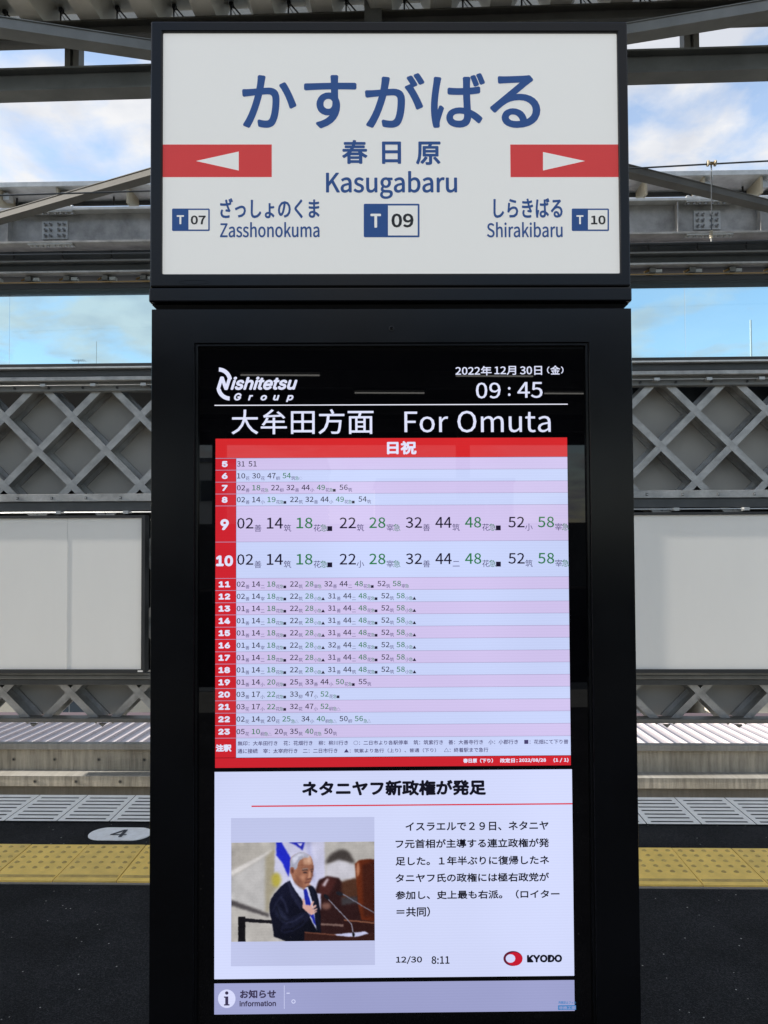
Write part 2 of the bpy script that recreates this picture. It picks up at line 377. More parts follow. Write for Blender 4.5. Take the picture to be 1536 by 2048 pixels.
# sill beam under the glass : H section seen from below
hb('sill_trim', 727, 733, 8.44, 8.70, 'near_black')
hb('sill_trim', 733.3, 736.5, 8.42, 8.70, 'galvanised_light', 0.001)
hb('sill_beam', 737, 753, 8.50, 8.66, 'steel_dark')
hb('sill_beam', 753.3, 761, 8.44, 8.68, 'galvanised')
hb('lattice_chord', 763, 767, 8.52, 8.70, 'steel_grey', 0.001)
hb('lattice_chord', 767.4, 782.5, 8.56, 8.68, 'steel_grey')
hb('lattice_chord', 988, 1003, 8.54, 8.68, 'galvanised')
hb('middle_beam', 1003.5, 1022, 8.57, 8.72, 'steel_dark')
hb('lower_beam', 1346, 1350, 8.46, 8.70, 'steel_grey', 0.002)
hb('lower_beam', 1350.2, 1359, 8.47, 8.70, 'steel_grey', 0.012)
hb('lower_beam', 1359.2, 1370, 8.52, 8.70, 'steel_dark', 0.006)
hb('bottom_chord', 1437, 1445, 8.54, 8.70, 'steel_brown')
# diagonal lattice bars (H sections)
pitch = (P(280, 833, YF).x - P(8.5, 833, YF).x) / 2
nx = P(144, 833, YF).x; nz_ = Z(833, YF)
fw, dep = 0.076, 0.25
def diag(sgn):
    hgt = ztop - zbot
    L_ = math.hypot(hgt, hgt)
    mb = MB(); d = Vector((sgn, 0, -1)).normalized(); side = Vector((1, 0, sgn)).normalized()
    a, b_, bk = fw / 2, dep / 2, 0.052
    prof = [(-a, -b_), (a, -b_), (a, -b_ + .008), (.004, -b_ + .008), (.004, b_ - .03), (bk, b_ - .03), (bk, b_), (-bk, b_), (-bk, b_ - .03), (-.004, b_ - .03), (-.004, -b_ + .008), (-a, -b_ + .008)]
    mb.sweep(prof, (0, dep / 2, 0), Vector((0, dep / 2, 0)) + d * L_, side, (0, 1, 0), 'galvanised')
    return mb
for sgn in (1, -1):
    proto = None
    # bar passes through node (nx + k*pitch, nz_)
    for k in range(-18, 20):
        xs_ = nx + k * pitch - sgn * (ztop - nz_)
        xe = xs_ + sgn * (ztop - zbot)
        if max(xs_, xe) > WX + 0.2 or min(xs_, xe) < -WX - 0.2: continue
        yy = YF + (0.0 if sgn > 0 else 0.003)
        if proto is None: proto = bp_(diag(sgn), 'diagonal_bar', loc=(xs_, yy, ztop))
        else:
            c = copy_to(proto, bar, (xs_, yy, ztop)); c.matrix_parent_inverse = proto.matrix_parent_inverse
# tray panels behind the lattice
hp = pitch / 2
def tray(zc, ztopc, zbotc, name='tray_panel'):
    pts2 = [(0, hp), (hp, 0), (0, -hp), (-hp, 0)]
    hi = min(hp, ztopc - zc); lo = max(-hp, zbotc - zc)
    pl = []
    if hi < hp: pl += [(-(hp - hi), hi), (hp - hi, hi)] if hi >= 0 else [(-(hp + hi), hi), (hp + hi, hi)]
    else: pl.append((0, hp))
    if hi > 0 and lo < 0: pl.append((hp, 0))
    if lo > -hp: pl += [(hp + lo, lo), (-(hp + lo), lo)] if lo <= 0 else [(hp - lo, lo), (-(hp - lo), lo)]
    else: pl.append((0, -hp))
    if hi > 0 and lo < 0: pl.append((-hp, 0))
    n_ = len(pl); y0, y1 = YF + 0.255, YF + 0.275
    pts = [(a, y0, b_) for a, b_ in pl] + [(a, y1, b_) for a, b_ in pl]
    fs = [tuple(range(n_)), tuple(range(2 * n_ - 1, n_ - 1, -1))] + [(i, n_ + i, n_ + (i + 1) % n_, (i + 1) % n_) for i in range(n_)]
    return MB().poly(pts, fs, 'tray_panel')
z_up_top, z_up_bot = Z(780, YF), Z(992, YF)
z_lo_top, z_lo_bot = Z(1366, YF), Z(1440, YF)
for row, (a, b_) in {0: (z_up_top, z_up_bot), 1: (z_up_top, z_up_bot), 2: (z_up_top, z_up_bot), 8: (z_lo_top, z_lo_bot)}.items():
    zc = nz_ - hp * row
    off = hp if row % 2 == 0 else 0.0
    proto = None
    for k in range(-11, 11):
        x_ = nx + k * pitch - off
        if abs(x_) > WX: continue
        if proto is None:
            proto = bp_(tray(zc, a, b_), 'tray_panel'); 
            for v_ in proto.data.vertices: v_.co.z += 0
            proto.location = (x_, 0, zc)
        else:
            c = copy_to(proto, bar, (x_, 0, zc)); c.matrix_parent_inverse = proto.matrix_parent_inverse
bp_(MB().box(-WX, WX, 8.95, 8.98, Z(1374, 8.95), Z(740, 8.95), 'near_black'), 'backing_sheet')
# small gusset tips under the bottom chord, cleats on chords
def tip(x):
    return MB().poly([(x - .04, 8.56, Z(1445, YF)), (x + .04, 8.56, Z(1445, YF)), (x, 8.56, Z(1451, YF)), (x - .04, 8.60, Z(1445, YF)), (x + .04, 8.60, Z(1445, YF)), (x, 8.60, Z(1451, YF))],
                     [(0, 1, 2), (5, 4, 3), (0, 2, 5, 3), (1, 4, 5, 2), (0, 3, 4, 1)], 'steel_brown')
for k in range(-10, 11):
    if abs(nx + k * pitch - hp) < WX: bp_(tip(nx + k * pitch - hp), 'gusset')
for k in range(-20, 22):
    x_ = nx + k * pitch * 0.5 + 0.2
    if abs(x_) > WX - .1: continue
    zc = Z(996, 8.54)
    bp_(MB().box(x_ - .012, x_ + .012, 8.532, 8.54, zc - .014, zc + .014, 'steel_dark').cyl((x_, 8.527, zc), (x_, 8.54, zc), .009, 'bolt_zinc', 6), 'cleat')
    zc = Z(776, 8.56)
    bp_(MB().cyl((x_ - .05, 8.545, zc), (x_ - .05, 8.56, zc), .014, 'near_black', 8), 'bolt')
# conduits with clips
def conduit(y, Yc, r_, name='conduit', m='conduit', clipy=None):
    p0, p1 = P(-700, y, Yc), P(2236, y, Yc); zc = Z(y, Yc)
    bp_(MB().cyl((-WX, Yc, zc), (WX, Yc, zc), r_, m, 8), name, smooth=True)
    if clipy:
        for k in range(-14, 15):
            x_ = -0.06 + k * clipy
            if abs(x_) < WX: bp_(MB().box(x_ - .03, x_ + .03, Yc - r_ - .006, Yc + .1, zc - r_ - .008, zc + r_ + .008, m), 'conduit_clip')
conduit(1025, 8.50, 0.009, clipy=0.76)
conduit(770, 8.50, 0.007, clipy=0.57)
# ---- glass band
zg0, zg1 = Z(728, 8.55), Z(578, 8.55)
pw = 1.9; gxs = P(18, 650, 8.55).x - 3 * pw
for k in range(9):
    bp_(MB().box(gxs + k * pw + .003, gxs + (k + 1) * pw - .003, 8.55, 8.562, zg0 - .01, zg1 + .01, 'clear_glass'), 'glass_pane')
hb('glass_head_frame', 566, 577.5, 8.46, 8.72, 'near_black')
hb('orange_conduit', 563, 565, 8.44, 8.46, 'bronze', 0)
# ---- bracket clutter between head frame and beam
def bracket(x):
    z0, z1 = Z(562, 8.5), Z(553, 8.5)
    mb = MB().box(x - .045, x + .02, 8.47, 8.60, z0, z1, 'steel_grey').box(x + .03, x + .10, 8.50, 8.56, z0 + .008, z1 - .008, 'galvanised_light')
    mb.cyl((x - .10, 8.5, z0 + .01), (x - .03, 8.5, z1 - .012), .012, 'bronze', 8)
    return mb
for k in range(-20, 20):
    x_ = P(60, 557, 8.5).x + k * 0.436
    if abs(x_) < WX - .2: bp_(bracket(x_), 'bracket')
hb('head_channel', 548.5, 552.5, 8.52, 8.75, 'steel_dark', 0.001)
# ---- beam 2
hb('secondary_beam', 520, 523, 8.40, 8.62, 'steel_grey', 0.001)
hb('secondary_beam', 523.3, 541, 8.50, 8.54, 'steel_dark', 0.001)
hb('secondary_beam', 541.3, 545, 8.40, 8.62, 'galvanised', 0.001)
hb('infill_panel', 499, 519.5, 8.72, 8.75, 'steel_dark', 0.001)
hb('infill_panel', 374, 411, 8.82, 8.85, 'steel_dark', 0.001)
hb('top_rail', 362, 372, 8.42, 8.86, 'galvanised_light')
for k in range(-8, 26):
    x_ = P(29 + 97.5 * k, 508, 8.66).x
    if abs(x_) < WX:
        bp_(MB().box(x_ - .008, x_ + .008, 8.64, 8.66, Z(519, 8.66), Z(497, 8.66), 'near_black'), 'screen_post')
        bp_(MB().box(x_ - .008, x_ + .008, 8.70, 8.72, Z(411, 8.7), Z(385, 8.7), 'near_black'), 'screen_post')
conduit(508, 8.6, 0.006, 'tension_cable', 'near_black')
# rail brackets holding the top rail
for xp in (2, 118, 258, 390, 560, 700, 850, 1000, 1150, 1290, 1405, 1520, -140, -280, 1660):
    p = P(xp, 390, 8.5)
    if abs(p.x) < WX:
        bp_(MB().box(p.x - .012, p.x + .012, 8.45, 8.80, Z(411, 8.5), Z(373, 8.5), 'porcelain'), 'rail_bracket')
        if xp % 3: bp_(MB().box(p.x + .02, p.x + .09, 8.5, 8.6, Z(397, 8.5), Z(383, 8.5), 'galvanised_light'), 'cap_box')

# ================================================================== main girder
gir = empty('steel_girder', (0, 8.5, Z(450, 8.47)))
tag(gir, 'galvanised bolted steel girder above the glass band of the barrier', 'girder')
def gp(mb, name, **k): return loc_build(mb, name, gir, **k)
gp(MB().box(-WX, WX, 8.35, 8.60, Z(419.5, 8.35), Z(414, 8.35), 'galvanised_light'), 'top_flange', bevel=0.002)
gp(MB().box(-WX, WX, 8.47, 8.482, Z(482, 8.35), Z(419.6, 8.35), 'galvanised'), 'web')
gp(MB().box(-WX, WX, 8.35, 8.60, Z(485, 8.35), Z(481, 8.35) , 'galvanised'), 'bottom_flange', bevel=0.002)
zw = (Z(478, 8.46) + Z(441, 8.46)) / 2
for xc in (110, 1414):
    yoff = 0 if xc < 700 else -25
    pc = P(xc, 459 + yoff, 8.46)
    hw, hh = 0.145, (Z(441, 8.46) - Z(478, 8.46)) / 2
    gp(MB().box(pc.x - hw, pc.x + hw, 8.455, 8.4695, zw - hh, zw + hh, 'galvanised_light'), 'splice_plate', bevel=0.002)
    for i in range(4):
        for j in range(3):
            bx_, bz_ = pc.x - 0.105 + (0, .058, .152, .21)[i], zw + (j - 1) * 0.064
            gp(MB().cyl((bx_, 8.455, bz_), (bx_, 8.452, bz_), .024, 'bolt_zinc', 10).cyl((bx_, 8.452, bz_), (bx_, 8.434, bz_), .018, 'bolt_zinc', 6).cyl((bx_, 8.434, bz_), (bx_, 8.426, bz_), .010, 'steel_grey', 8), 'bolt')
    for zf, s_ in ((Z(485, 8.35), -1), (Z(419.5, 8.35), -1), (Z(414, 8.35), 1)):
        gp(MB().box(pc.x - .26, pc.x + .24, 8.355, 8.455, min(zf, zf + s_ * .014), max(zf, zf + s_ * .014), 'galvanised_light'), 'flange_plate')
        for i in range(8):
            bx_ = pc.x - .23 + i * .063 + (.012 if i > 3 else 0)
            gp(MB().cyl((bx_, 8.39, zf + s_ * .014), (bx_, 8.39, zf + s_ * .034), .017, 'bolt_zinc', 6), 'bolt')
for xp in (17, 1354, 1520, 640, 900):
    p = P(xp, 450, 8.4)
    gp(MB().box(p.x - .006, p.x + .006, 8.37, 8.4699, Z(481, 8.35), Z(420, 8.35), 'galvanised'), 'stiffener')

# ================================================================== blank advertising boards
def board(x0p, x1p, label):
    Yb = 8.30
    zt, zb = Z(1036.5, Yb), Z(1338.5, Yb)
    xa, xb = x0p, x1p
    root = empty('blank_board', ((xa + xb) / 2, Yb, zb)); tag(root, label, 'board', 'blank boards on the far barrier')
    def q(mb, name, **k): return loc_build(mb, name, root, **k)
    fr_ = 0.038
    q(MB().box(xa, xb, Yb + .004, Yb + .03, zb, zt, 'board_white'), 'board_face')
    mid = P(134, 1200, Yb).x
    mb = MB()
    mb.box(xa - fr_, xb + fr_, Yb - .018, Yb + .12, zt, zt + .030, 'near_black'); mb.box(xa - fr_, xb + fr_, Yb - .018, Yb + .12, zb - fr_, zb, 'near_black')
    mb.box(xa - fr_, xa, Yb - .018, Yb + .12, zb, zt, 'near_black'); mb.box(xb, xb + fr_, Yb - .018, Yb + .12, zb, zt, 'near_black')
    q(mb, 'board_frame')
    q(MB().box(xa, xb, Yb + .031, Yb + .11, zb, zt, 'steel_grey'), 'board_box')
    q(MB().box(xb - .035, xb + .02, Yb - .021, Yb - .018, zb - .026, zb - .010, 'board_white'), 'label_plate')
    if xa < mid < xb:
        q(MB().box(mid - .0006, mid + .0006, Yb + .0022, Yb + .0038, zb, zt, 'galvanised'), 'face_joint')
    return root
xL = P(283.5, 1200, 8.30).x
board(xL - 3.6, xL, 'blank white board in a black frame, left of the kiosk')
xR = P(1262, 1200, 8.30).x - 0.25
board(xR, xR + 3.6, 'blank white board in a black frame, right of the kiosk')
xc = P(293, 1200, 8.4).x
bp_(MB().cyl((xc, 8.4, Z(1343, 8.4)), (xc, 8.4, Z(1032, 8.4)), .011, 'conduit', 8), 'vertical_conduit', smooth=True)

# ================================================================== platform canopy
can = empty('platform_canopy', (0, 6.0, 5.0), R(-0.85))
tag(can, 'dark steel canopy frame with folded metal roof over the platform', 'canopy')
bpy.context.view_layer.update()
CM = can.matrix_world.copy(); CMi = CM.inverted()
def cp(mb, name, **k):
    o = mb.build(name, can, **k); return o
def CL(x, y, dY=0.0):                 # point on the canopy's own vertical plane
    d = CMi.to_3x3() @ ray(x, y); o_ = CMi @ EYE
    return o_ + d * ((dY - o_.y) / d.y)
CW = 8.0; CWL = 9.0
def czm(yl, yr, dY=0.0): return (CL(150, yl, dY).z + CL(1400, yr, dY).z) / 2
zA1, zA0 = czm(45, 8), czm(76, 40)
cp(MB().sweep(h_prof(.16, zA1 - zA0, .012, .010), (-CWL, .04, (zA0 + zA1) / 2), (CW, .04, (zA0 + zA1) / 2), (0, 1, 0), (0, 0, 1), 'steel_brown'), 'eaves_beam')
zB1, zB0 = czm(146, 106), czm(192, 152)
hB = zB1 - zB0
cp(MB().sweep(h_prof(.17, hB, .014, .012), (-CWL, .0, (zB0 + zB1) / 2), (CW, .0, (zB0 + zB1) / 2), (0, 1, 0), (0, 0, 1), 'steel_grey'), 'tie_beam')
for xp in (149, 1379, 149 - 1230, 1379 + 1230):
    p = CL(xp, 100)
    cp(MB().sweep(h_prof(.10, .115, .044, .012), (p.x, 0, zB1), (p.x, 0, zA0), (0, 1, 0), (1, 0, 0), 'steel_brown'), 'hanger')
p = CL(747, 100)
cp(MB().box(p.x - .068, p.x + .068, -.06, .06, zB1, zA1 + .1, 'steel_grey'), 'hanger')
# haunch beams outside the hangers (deeper eaves beam)
zH = czm(93, 47)
pL, pR = CL(130, 90).x, CL(1398, 50).x
cp(MB().box(-CWL, pL, -.08, -.065, zH, zA0, 'steel_brown'), 'haunch_plate', bevel=.003)
cp(MB().box(pR, CW, -.08, -.065, zH, zA0, 'steel_brown'), 'haunch_plate', bevel=.003)
# plan bracing, H sections
def brace(p0, p1, w_, h_, m):
    p0, p1 = CMi @ Vector(p0), CMi @ Vector(p1)
    d = (p1 - p0).normalized(); side = d.cross(Vector((0, 0, 1))).normalized(); up = side.cross(d)
    a_, c_ = w_ / 2, h_ / 2
    prof = [(-a_, -c_), (a_, -c_), (a_, -c_ + .008), (a_ * .86, -c_ + .008), (a_ * .86, c_ - .008), (a_, c_ - .008), (a_, c_), (-a_, c_), (-a_, c_ - .008), (-a_ * .86, c_ - .008), (-a_ * .86, -c_ + .008), (-a_, -c_ + .008)]
    cp(MB().sweep(prof, p0, p1, side, up, m), 'brace', bevel=.002)
zb1 = EYE.z + 3.50
def at_z(x, y, z): return G(x, y, z)
brace(P(768, 170, 5.94), at_z(-300, 9, zb1), .13, .085, 'steel_grey')
brace(P(800, 143, 5.94), at_z(1836, -30, zb1), .13, .085, 'steel_grey')
zb2 = EYE.z + 3.33
brace(P(768, 216, 6.1), at_z(-120, 471, zb2), .12, .075, 'brace_steel')
brace(P(768, 222, 6.1), at_z(1707, 454, zb2), .12, .075, 'brace_steel')
# folded roof plates
rp = 0.468; zD = zA1 + .002
y0d, y1d = -1.0, 0.13
def fold():
    pr = [(0, 0), (.13, 0), (.205, .165), (.355, .165), (.43, 0), (rp - .001, 0)]
    t_ = .004
    pts = [(a, y, b_) for y in (y0d, y1d) for a, b_ in pr] + [(a, y, b_ + t_) for y in (y0d, y1d) for a, b_ in pr]
    n_ = len(pr); fs = []
    for i in range(n_ - 1):
        fs.append((i, i + 1, n_ + i + 1, n_ + i)); fs.append((2 * n_ + i, 3 * n_ + i, 3 * n_ + i + 1, 2 * n_ + i + 1))
        fs.append((i, 2 * n_ + i, 2 * n_ + i + 1, i + 1)); fs.append((n_ + i, n_ + i + 1, 3 * n_ + i + 1, 3 * n_ + i))
    return MB().poly(pts, fs, 'deck_steel')
xf = CL(60, 45).x - 20 * rp
proto = None
for i in range(40):
    if proto is None: proto = cp(fold(), 'roof_plate', loc=(xf, 0, zD), fix=False)
    else: copy_to(proto, can, (xf + i * rp, 0, zD))
    xx = xf + i * rp + .28
    if xx < -CW: continue
    # tight-frame clip in each open fold: stud and slanted strap
    mb = MB().cyl((xx - .055, .06, zD), (xx - .055, .06, zD + .165), .007, 'near_black', 6).cyl((xx - .05, .06, zD + .155), (xx + .075, .06, zD + .004), .006, 'near_black', 6)
    mb.cyl((xx - .05, .06, zD + .12), (xx + .02, .06, zD + .01), .003, 'near_black', 5).box(xx - .065, xx - .035, .04, .08, zD + .135, zD + .163, 'near_black')
    cp(mb, 'fixing_strap')
cp(MB().box(-CWL, CW, .34, .36, zD + .075, zD + .42, 'steel_grey'), 'fascia')
for yy in (-0.9,):
    cp(MB().sweep(h_prof(.15, .25, .012, .01), (-CWL, yy, zD - .127), (CW, yy, zD - .127), (0, 1, 0), (0, 0, 1), 'steel_grey'), 'roof_beam')

# ================================================================== overhead line
YC = 6.45
oh = empty('overhead_line', (0, YC, 4.0)); tag(oh, 'overhead contact line with messenger wire and dropper above the track', 'overhead line')
def oq(mb, name, **k): return loc_build(mb, name, oh, **k)
pd = P(1423, 328, YC)
def wire_curve(pts, r_):
    mb = MB()
    for a, b_ in zip(pts[:-1], pts[1:]): mb.cyl(a, b_, r_, 'wire', 6)
    return mb
m1 = [P(x_, y_, YC) for x_, y_ in ((2300, 296), (1850, 310), (1536, 322), (1423, 328), (1262, 337), (1000, 352), (600, 371), (298, 382), (0, 391), (-700, 418))]
oq(wire_curve(m1, .007), 'messenger_wire')
c1 = [P(x_, y_, YC) for x_, y_ in ((2300, 466), (1536, 481), (1423, 484), (768, 499), (298, 506.5), (0, 510), (-700, 520))]
oq(wire_curve(c1, .006), 'contact_wire')
pb = P(1423, 480, YC)
mb = MB()
for s_ in (-1, 1): mb.cyl((pd.x + s_ * .028, YC - .02, pd.z + .01), (pd.x + s_ * .020, YC - .02, pd.z - .005), .006, 'porcelain', 8)
for s_ in (-1, 1):
    mb.cyl((pd.x + s_ * .036, YC, pd.z + .006), (pd.x + s_ * .024, YC, pd.z + .006), .026, 'porcelain', 12)
mb.cyl((pd.x - .03, YC, pd.z + .006), (pd.x + .03, YC, pd.z + .006), .014, 'bronze', 8)
oq(mb, 'pulley_insulator')
oq(MB().cyl((pd.x, YC, pd.z), (pb.x, YC, pb.z), .004, 'wire', 6).cyl((pd.x - .008, YC, pd.z - .01), (pd.x + .008, YC, pd.z - .13), .004, 'galvanised_light', 6), 'dropper')
mb = MB()
for k in range(4):
    zz = P(1423, 462 + k * 4, YC).z; mb.cyl((pb.x, YC, zz), (pb.x, YC, zz - .010), .015, 'porcelain', 10)
mb.cyl((pb.x, YC, pb.z + .02), (pb.x, YC, pb.z - .015), .008, 'steel_grey', 8)
oq(mb, 'clamp')

# ================================================================== beyond the barrier
# low seamed roof
ya, yb_, sl = 13.5, 19.4, 0.049
za = -2.76
roofE = empty('seamed_metal_roof', (0, ya, za)); tag(roofE, 'low pale seamed metal roof just beyond the concrete parapet', 'roof')
def rq(mb, name, **k): return loc_build(mb, name, roofE, **k)
zr = lambda y: za - (y - ya) * sl
pr_ = .30
proto = None; sproto = None
for i in range(80):
    x_ = -12 + i * pr_
    if proto is None:
        proto = rq(MB().poly([(0, ya, za), (pr_ - .002, ya, za), (pr_ - .002, yb_, zr(yb_)), (0, yb_, zr(yb_)), (0, ya, za - .02), (pr_ - .002, ya, za - .02), (pr_ - .002, yb_, zr(yb_) - .02), (0, yb_, zr(yb_) - .02)],
                             [(0, 1, 2, 3), (4, 7, 6, 5), (0, 4, 5, 1), (1, 5, 6, 2), (2, 6, 7, 3), (3, 7, 4, 0)], 'roof_sheet'), 'roof_pan')
        proto.location = (x_, 0, 0)
        sproto = rq(MB().sweep([(-.012, 0), (.012, 0), (.012, .055), (-.012, .055)], (0, ya, za), (0, yb_, zr(yb_)), (1, 0, 0), (0, 0, 1), 'roof_sheet'), 'roof_seam')
        sproto.location = (x_, 0, 0)
    else:
        for q_ in (proto, sproto):
            c = copy_to(q_, roofE, (x_, 0, 0)); c.matrix_parent_inverse = q_.matrix_parent_inverse
rq(MB().box(-12, 12, yb_, yb_ + .35, zr(yb_) - .12, zr(yb_) + .10, 'gutter'), 'gutter')
rq(MB().box(-12, 12, ya + .1, yb_ - .1, -7.0, zr(yb_) - .2, 'wall_grey'), 'wall')

def house(x, y, wx, wy, zt, wall, roofm, label, flat=False, nwin=3, floors=2):
    r_ = empty('house', (x, y, -7.0)); tag(r_, label, 'house', 'houses beyond the railway')
    h = zt + 7.0
    MB().box(-wx / 2, wx / 2, 0, wy, 0, h, wall).build('wall', r_)
    if flat: MB().box(-wx / 2 - .1, wx / 2 + .1, -.1, wy + .1, h, h + .25, roofm).build('roof', r_)
    else:
        e_ = .4; rh = wy * .28
        pts = [(-wx / 2 - e_, -e_, h), (wx / 2 + e_, -e_, h), (wx / 2 + e_, wy + e_, h), (-wx / 2 - e_, wy + e_, h), (-wx / 2 - e_, wy / 2, h + rh), (wx / 2 + e_, wy / 2, h + rh)]
        MB().poly(pts, [(0, 1, 5, 4), (2, 3, 4, 5), (0, 4, 3), (1, 2, 5), (0, 3, 2, 1)], roofm).build('roof', r_)
    for f_ in range(floors):
        for k in range(nwin):
            xx = -wx / 2 + wx * (k + .5) / nwin; z0 = h - 2.2 - f_ * 2.7
            if z0 < .3: continue
            wf = MB().box(xx - .75, xx + .75, -.06, .02, z0, z0 + 1.25, 'galvanised_light').build('window', r_)
            MB().box(xx - .69, xx - .02, -.075, -.061, z0 + .06, z0 + 1.19, 'window_glass').box(xx + .02, xx + .69, -.075, -.061, z0 + .06, z0 + 1.19, 'window_glass').build('pane', wf)
    return r_
house(-10.5, 24, 6.5, 7, -2.2, 'wall_cream', 'roof_tile', 'cream house with grey roof seen through the leftmost lattice gap', False, 1, 1)
house(-4.6, 25, 4.6, 7, -3.2, 'wall_white', 'roof_tile', 'white house with low grey roof seen through lattice left of the kiosk', False, 1, 1)
house(0.6, 24, 4.8, 8, -1.8, 'wall_grey', 'roof_tile', 'grey house hidden mostly behind the dark kiosk', True)
house(6.2, 25, 5.4, 7, -1.6, 'wall_grey', 'gutter', 'brown roofed grey house seen through lattice right of the kiosk')
house(12.0, 24, 5.0, 7, -3.0, 'wall_cream', 'roof_tile', 'low cream house seen through the rightmost lattice gap')
pa = P(193, 683, 30); 
an = MB().cyl((pa.x, 30, -1), (pa.x, 30, pa.z), .010, 'steel_grey', 6).build('antenna_mast'); tag(an, 'thin radio mast showing through the left glass band', 'mast')
py = P(157, 721, 30)
mb = MB().cyl((py.x, 30, -1), (py.x, 30, py.z), .009, 'steel_grey', 6).cyl((py.x - .25, 30, py.z - .02), (py.x + .25, 30, py.z + .02), .006, 'steel_grey', 5)
for k in range(6): mb.cyl((py.x - .22 + k * .09, 29.8, py.z), (py.x - .22 + k * .09, 30.2, py.z), .008, 'steel_grey', 5)
tag(mb.build('tv_antenna'), 'small television aerial showing above the barrier left of the mast', 'aerial')
ps = P(1501, 640, 60)
tag(MB().cyl((ps.x, 60, -7), (ps.x, 60, ps.z), .12, 'wall_grey', 12, .07).build('reflection_column', smooth=True), 'slender column added for a bright reflection in the right glass band', 'reflection')  # added column stands in for a bright streak reflected in the glass

# ================================================================== behind the camera (seen mirrored in the display)
oc = empty('opposite_canopy', (0, -15, 4.4)); tag(oc, 'dark canopy over the opposite platform, mirrored in the display', 'canopy')
def oo(mb, name): return loc_build(mb, name, oc)
oo(MB().box(-16, 16, -19.5, -7.7, 4.5, 4.56, 'steel_dark'), 'roof_deck')
for yy in (-7.8, -10.7, -13.6, -16.5, -19.4): oo(MB().box(-16, 16, yy - .1, yy + .1, 4.2, 4.5, 'steel_grey'), 'roof_beam')
for xx in (-9, -3.2, 2.6, 8.4): oo(MB().box(xx - .15, xx + .15, -15.6, -15.3, -1.3, 4.2, 'steel_grey'), 'column')
LAMPS = ((-4.5, -9.2, 'nearest row, leftmost'), (-1.2, -9.2, 'nearest row, second'), (2.2, -9.2, 'nearest row, third'), (-3.4, -10.7, 'far row, leftmost'), (0.6, -10.7, 'far row, middle'), (4.0, -10.7, 'far row, rightmost'))
for xx, yy, wh in LAMPS:
    lt = empty('platform_lamp', (xx, yy, 4.12)); tag(lt, 'lit strip lamp mirrored in the display, ' + wh + ' under the opposite canopy', 'lamp', 'strip lamps under the opposite canopy')
    MB().box(-.65, .65, -.08, .08, .03, .08, 'steel_dark').build('housing', lt)
    MB().cyl((-.62, 0, 0), (.62, 0, 0), .012, 'lamp_tube', 8).build('tube', lt)
o_ = MB().box(-16, 16, -20, -12, -1.3, 0, 'asphalt').build('opposite_platform'); tag(o_, kind='structure')
fw_ = MB().box(-16, 16, -22.2, -22.0, -1.3, 1.95, 'steel_grey').build('rear_wall'); tag(fw_, 'plain grey screen wall behind the opposite platform', 'wall')
house(-7, -40, 11, 8, 5.6, 'wall_white', 'roof_tile', 'white building behind the opposite platform, left one', True, 4, 3).rotation_euler = (0, 0, math.pi)
house(5.5, -42, 8, 8, 4.6, 'wall_cream', 'roof_tile', 'cream building behind the opposite platform, right one', True, 5, 3).rotation_euler = (0, 0, math.pi)

se = empty('sun_blocker', (-10.5, 2.4, 0)); tag(se, 'pale unseen box added far to the left to shade the platform from the sun', 'sun blocker')  # added out of view; keeps direct sun off the visible floor
loc_build(MB().box(-12, -9, 0.0, 4.55, 0, 5.6, 'wall_white'), 'wall', se)
loc_build(MB().box(-12.1, -8.9, -.1, 4.6, 5.61, 5.75, 'steel_grey'), 'roof', se)
loc_build(MB().box(-8.998, -8.96, 1.2, 3.2, 0, 2.2, 'steel_grey'), 'blocker_door', se)
# ================================================================== painted position mark on the platform
# ------------------------------------------------------------------ text
def load_font(fn):
    try:
        for kind in ('LOCAL', 'SYSTEM'):
            p = os.path.join(bpy.utils.resource_path(kind), 'datafiles', 'fonts', fn)
            if os.path.exists(p): return bpy.data.fonts.load(p)
    except Exception: pass
    return None
FONTS = {'cjk': load_font('Noto Sans CJK Regular.woff2'), 'inter': load_font('Inter.woff2')}
tcu = bpy.data.curves.new('lettering', 'FONT'); tob = bpy.data.objects.new('lettering', tcu)
TS = bpy.data.scenes.new('lettering_desk'); TS.collection.objects.link(tob); TV = TS.view_layers[0]
TC = {}
def glyphs(s, font='cjk', shear=0.0, res=3):
    key = (s, font, shear, res)
    if key in TC: return TC[key]
    tcu.body = s; tcu.resolution_u = res; tcu.shear = shear
    if FONTS.get(font): tcu.font = FONTS[font]
    TV.update(); dg = TV.depsgraph
    me = bpy.data.meshes.new_from_object(tob.evaluated_get(dg))
    vs = [(v_.co.x, v_.co.y) for v_ in me.vertices]; fs = [tuple(p_.vertices) for p_ in me.polygons]
    bpy.data.meshes.remove(me)
    xs_ = [a for a, _ in vs]; ys_ = [b_ for _, b_ in vs]
    TC[key] = (vs, fs, (min(xs_), max(xs_), min(ys_), max(ys_)))
    return TC[key]

# pill with the figure 4
a_, b4 = G(178, 1669), G(302, 1669)
yn, yfar = G(240, 1682).y, G(240, 1656).y
mark = empty('position_mark', ((a_.x + b4.x) / 2, (yn + yfar) / 2, 0)); tag(mark, 'white painted oval with the figure 4 on the platform', 'floor marking')
hw, hh = (b4.x - a_.x) / 2, (yfar - yn) / 2
rr = hh * .98; pts = []
for k in range(33):
    t_ = -math.pi / 2 + math.pi * k / 32; pts.append((hw - rr + rr * math.cos(t_), rr * math.sin(t_), 0.004))
for k in range(33):
    t_ = math.pi / 2 + math.pi * k / 32; pts.append((-hw + rr + rr * math.cos(t_), rr * math.sin(t_), 0.004))
top = len(pts)
MB().poly(pts + [(a, b_, 0.0005) for a, b_, _ in pts], [tuple(range(top))] + [(i, top + i, top + (i + 1) % top, (i + 1) % top) for i in range(top)], 'paint_white').build('painted_oval', mark)
vs, fs, bb = glyphs('4', 'cjk')
fa, fb = G(223, 1675), G(256, 1660)
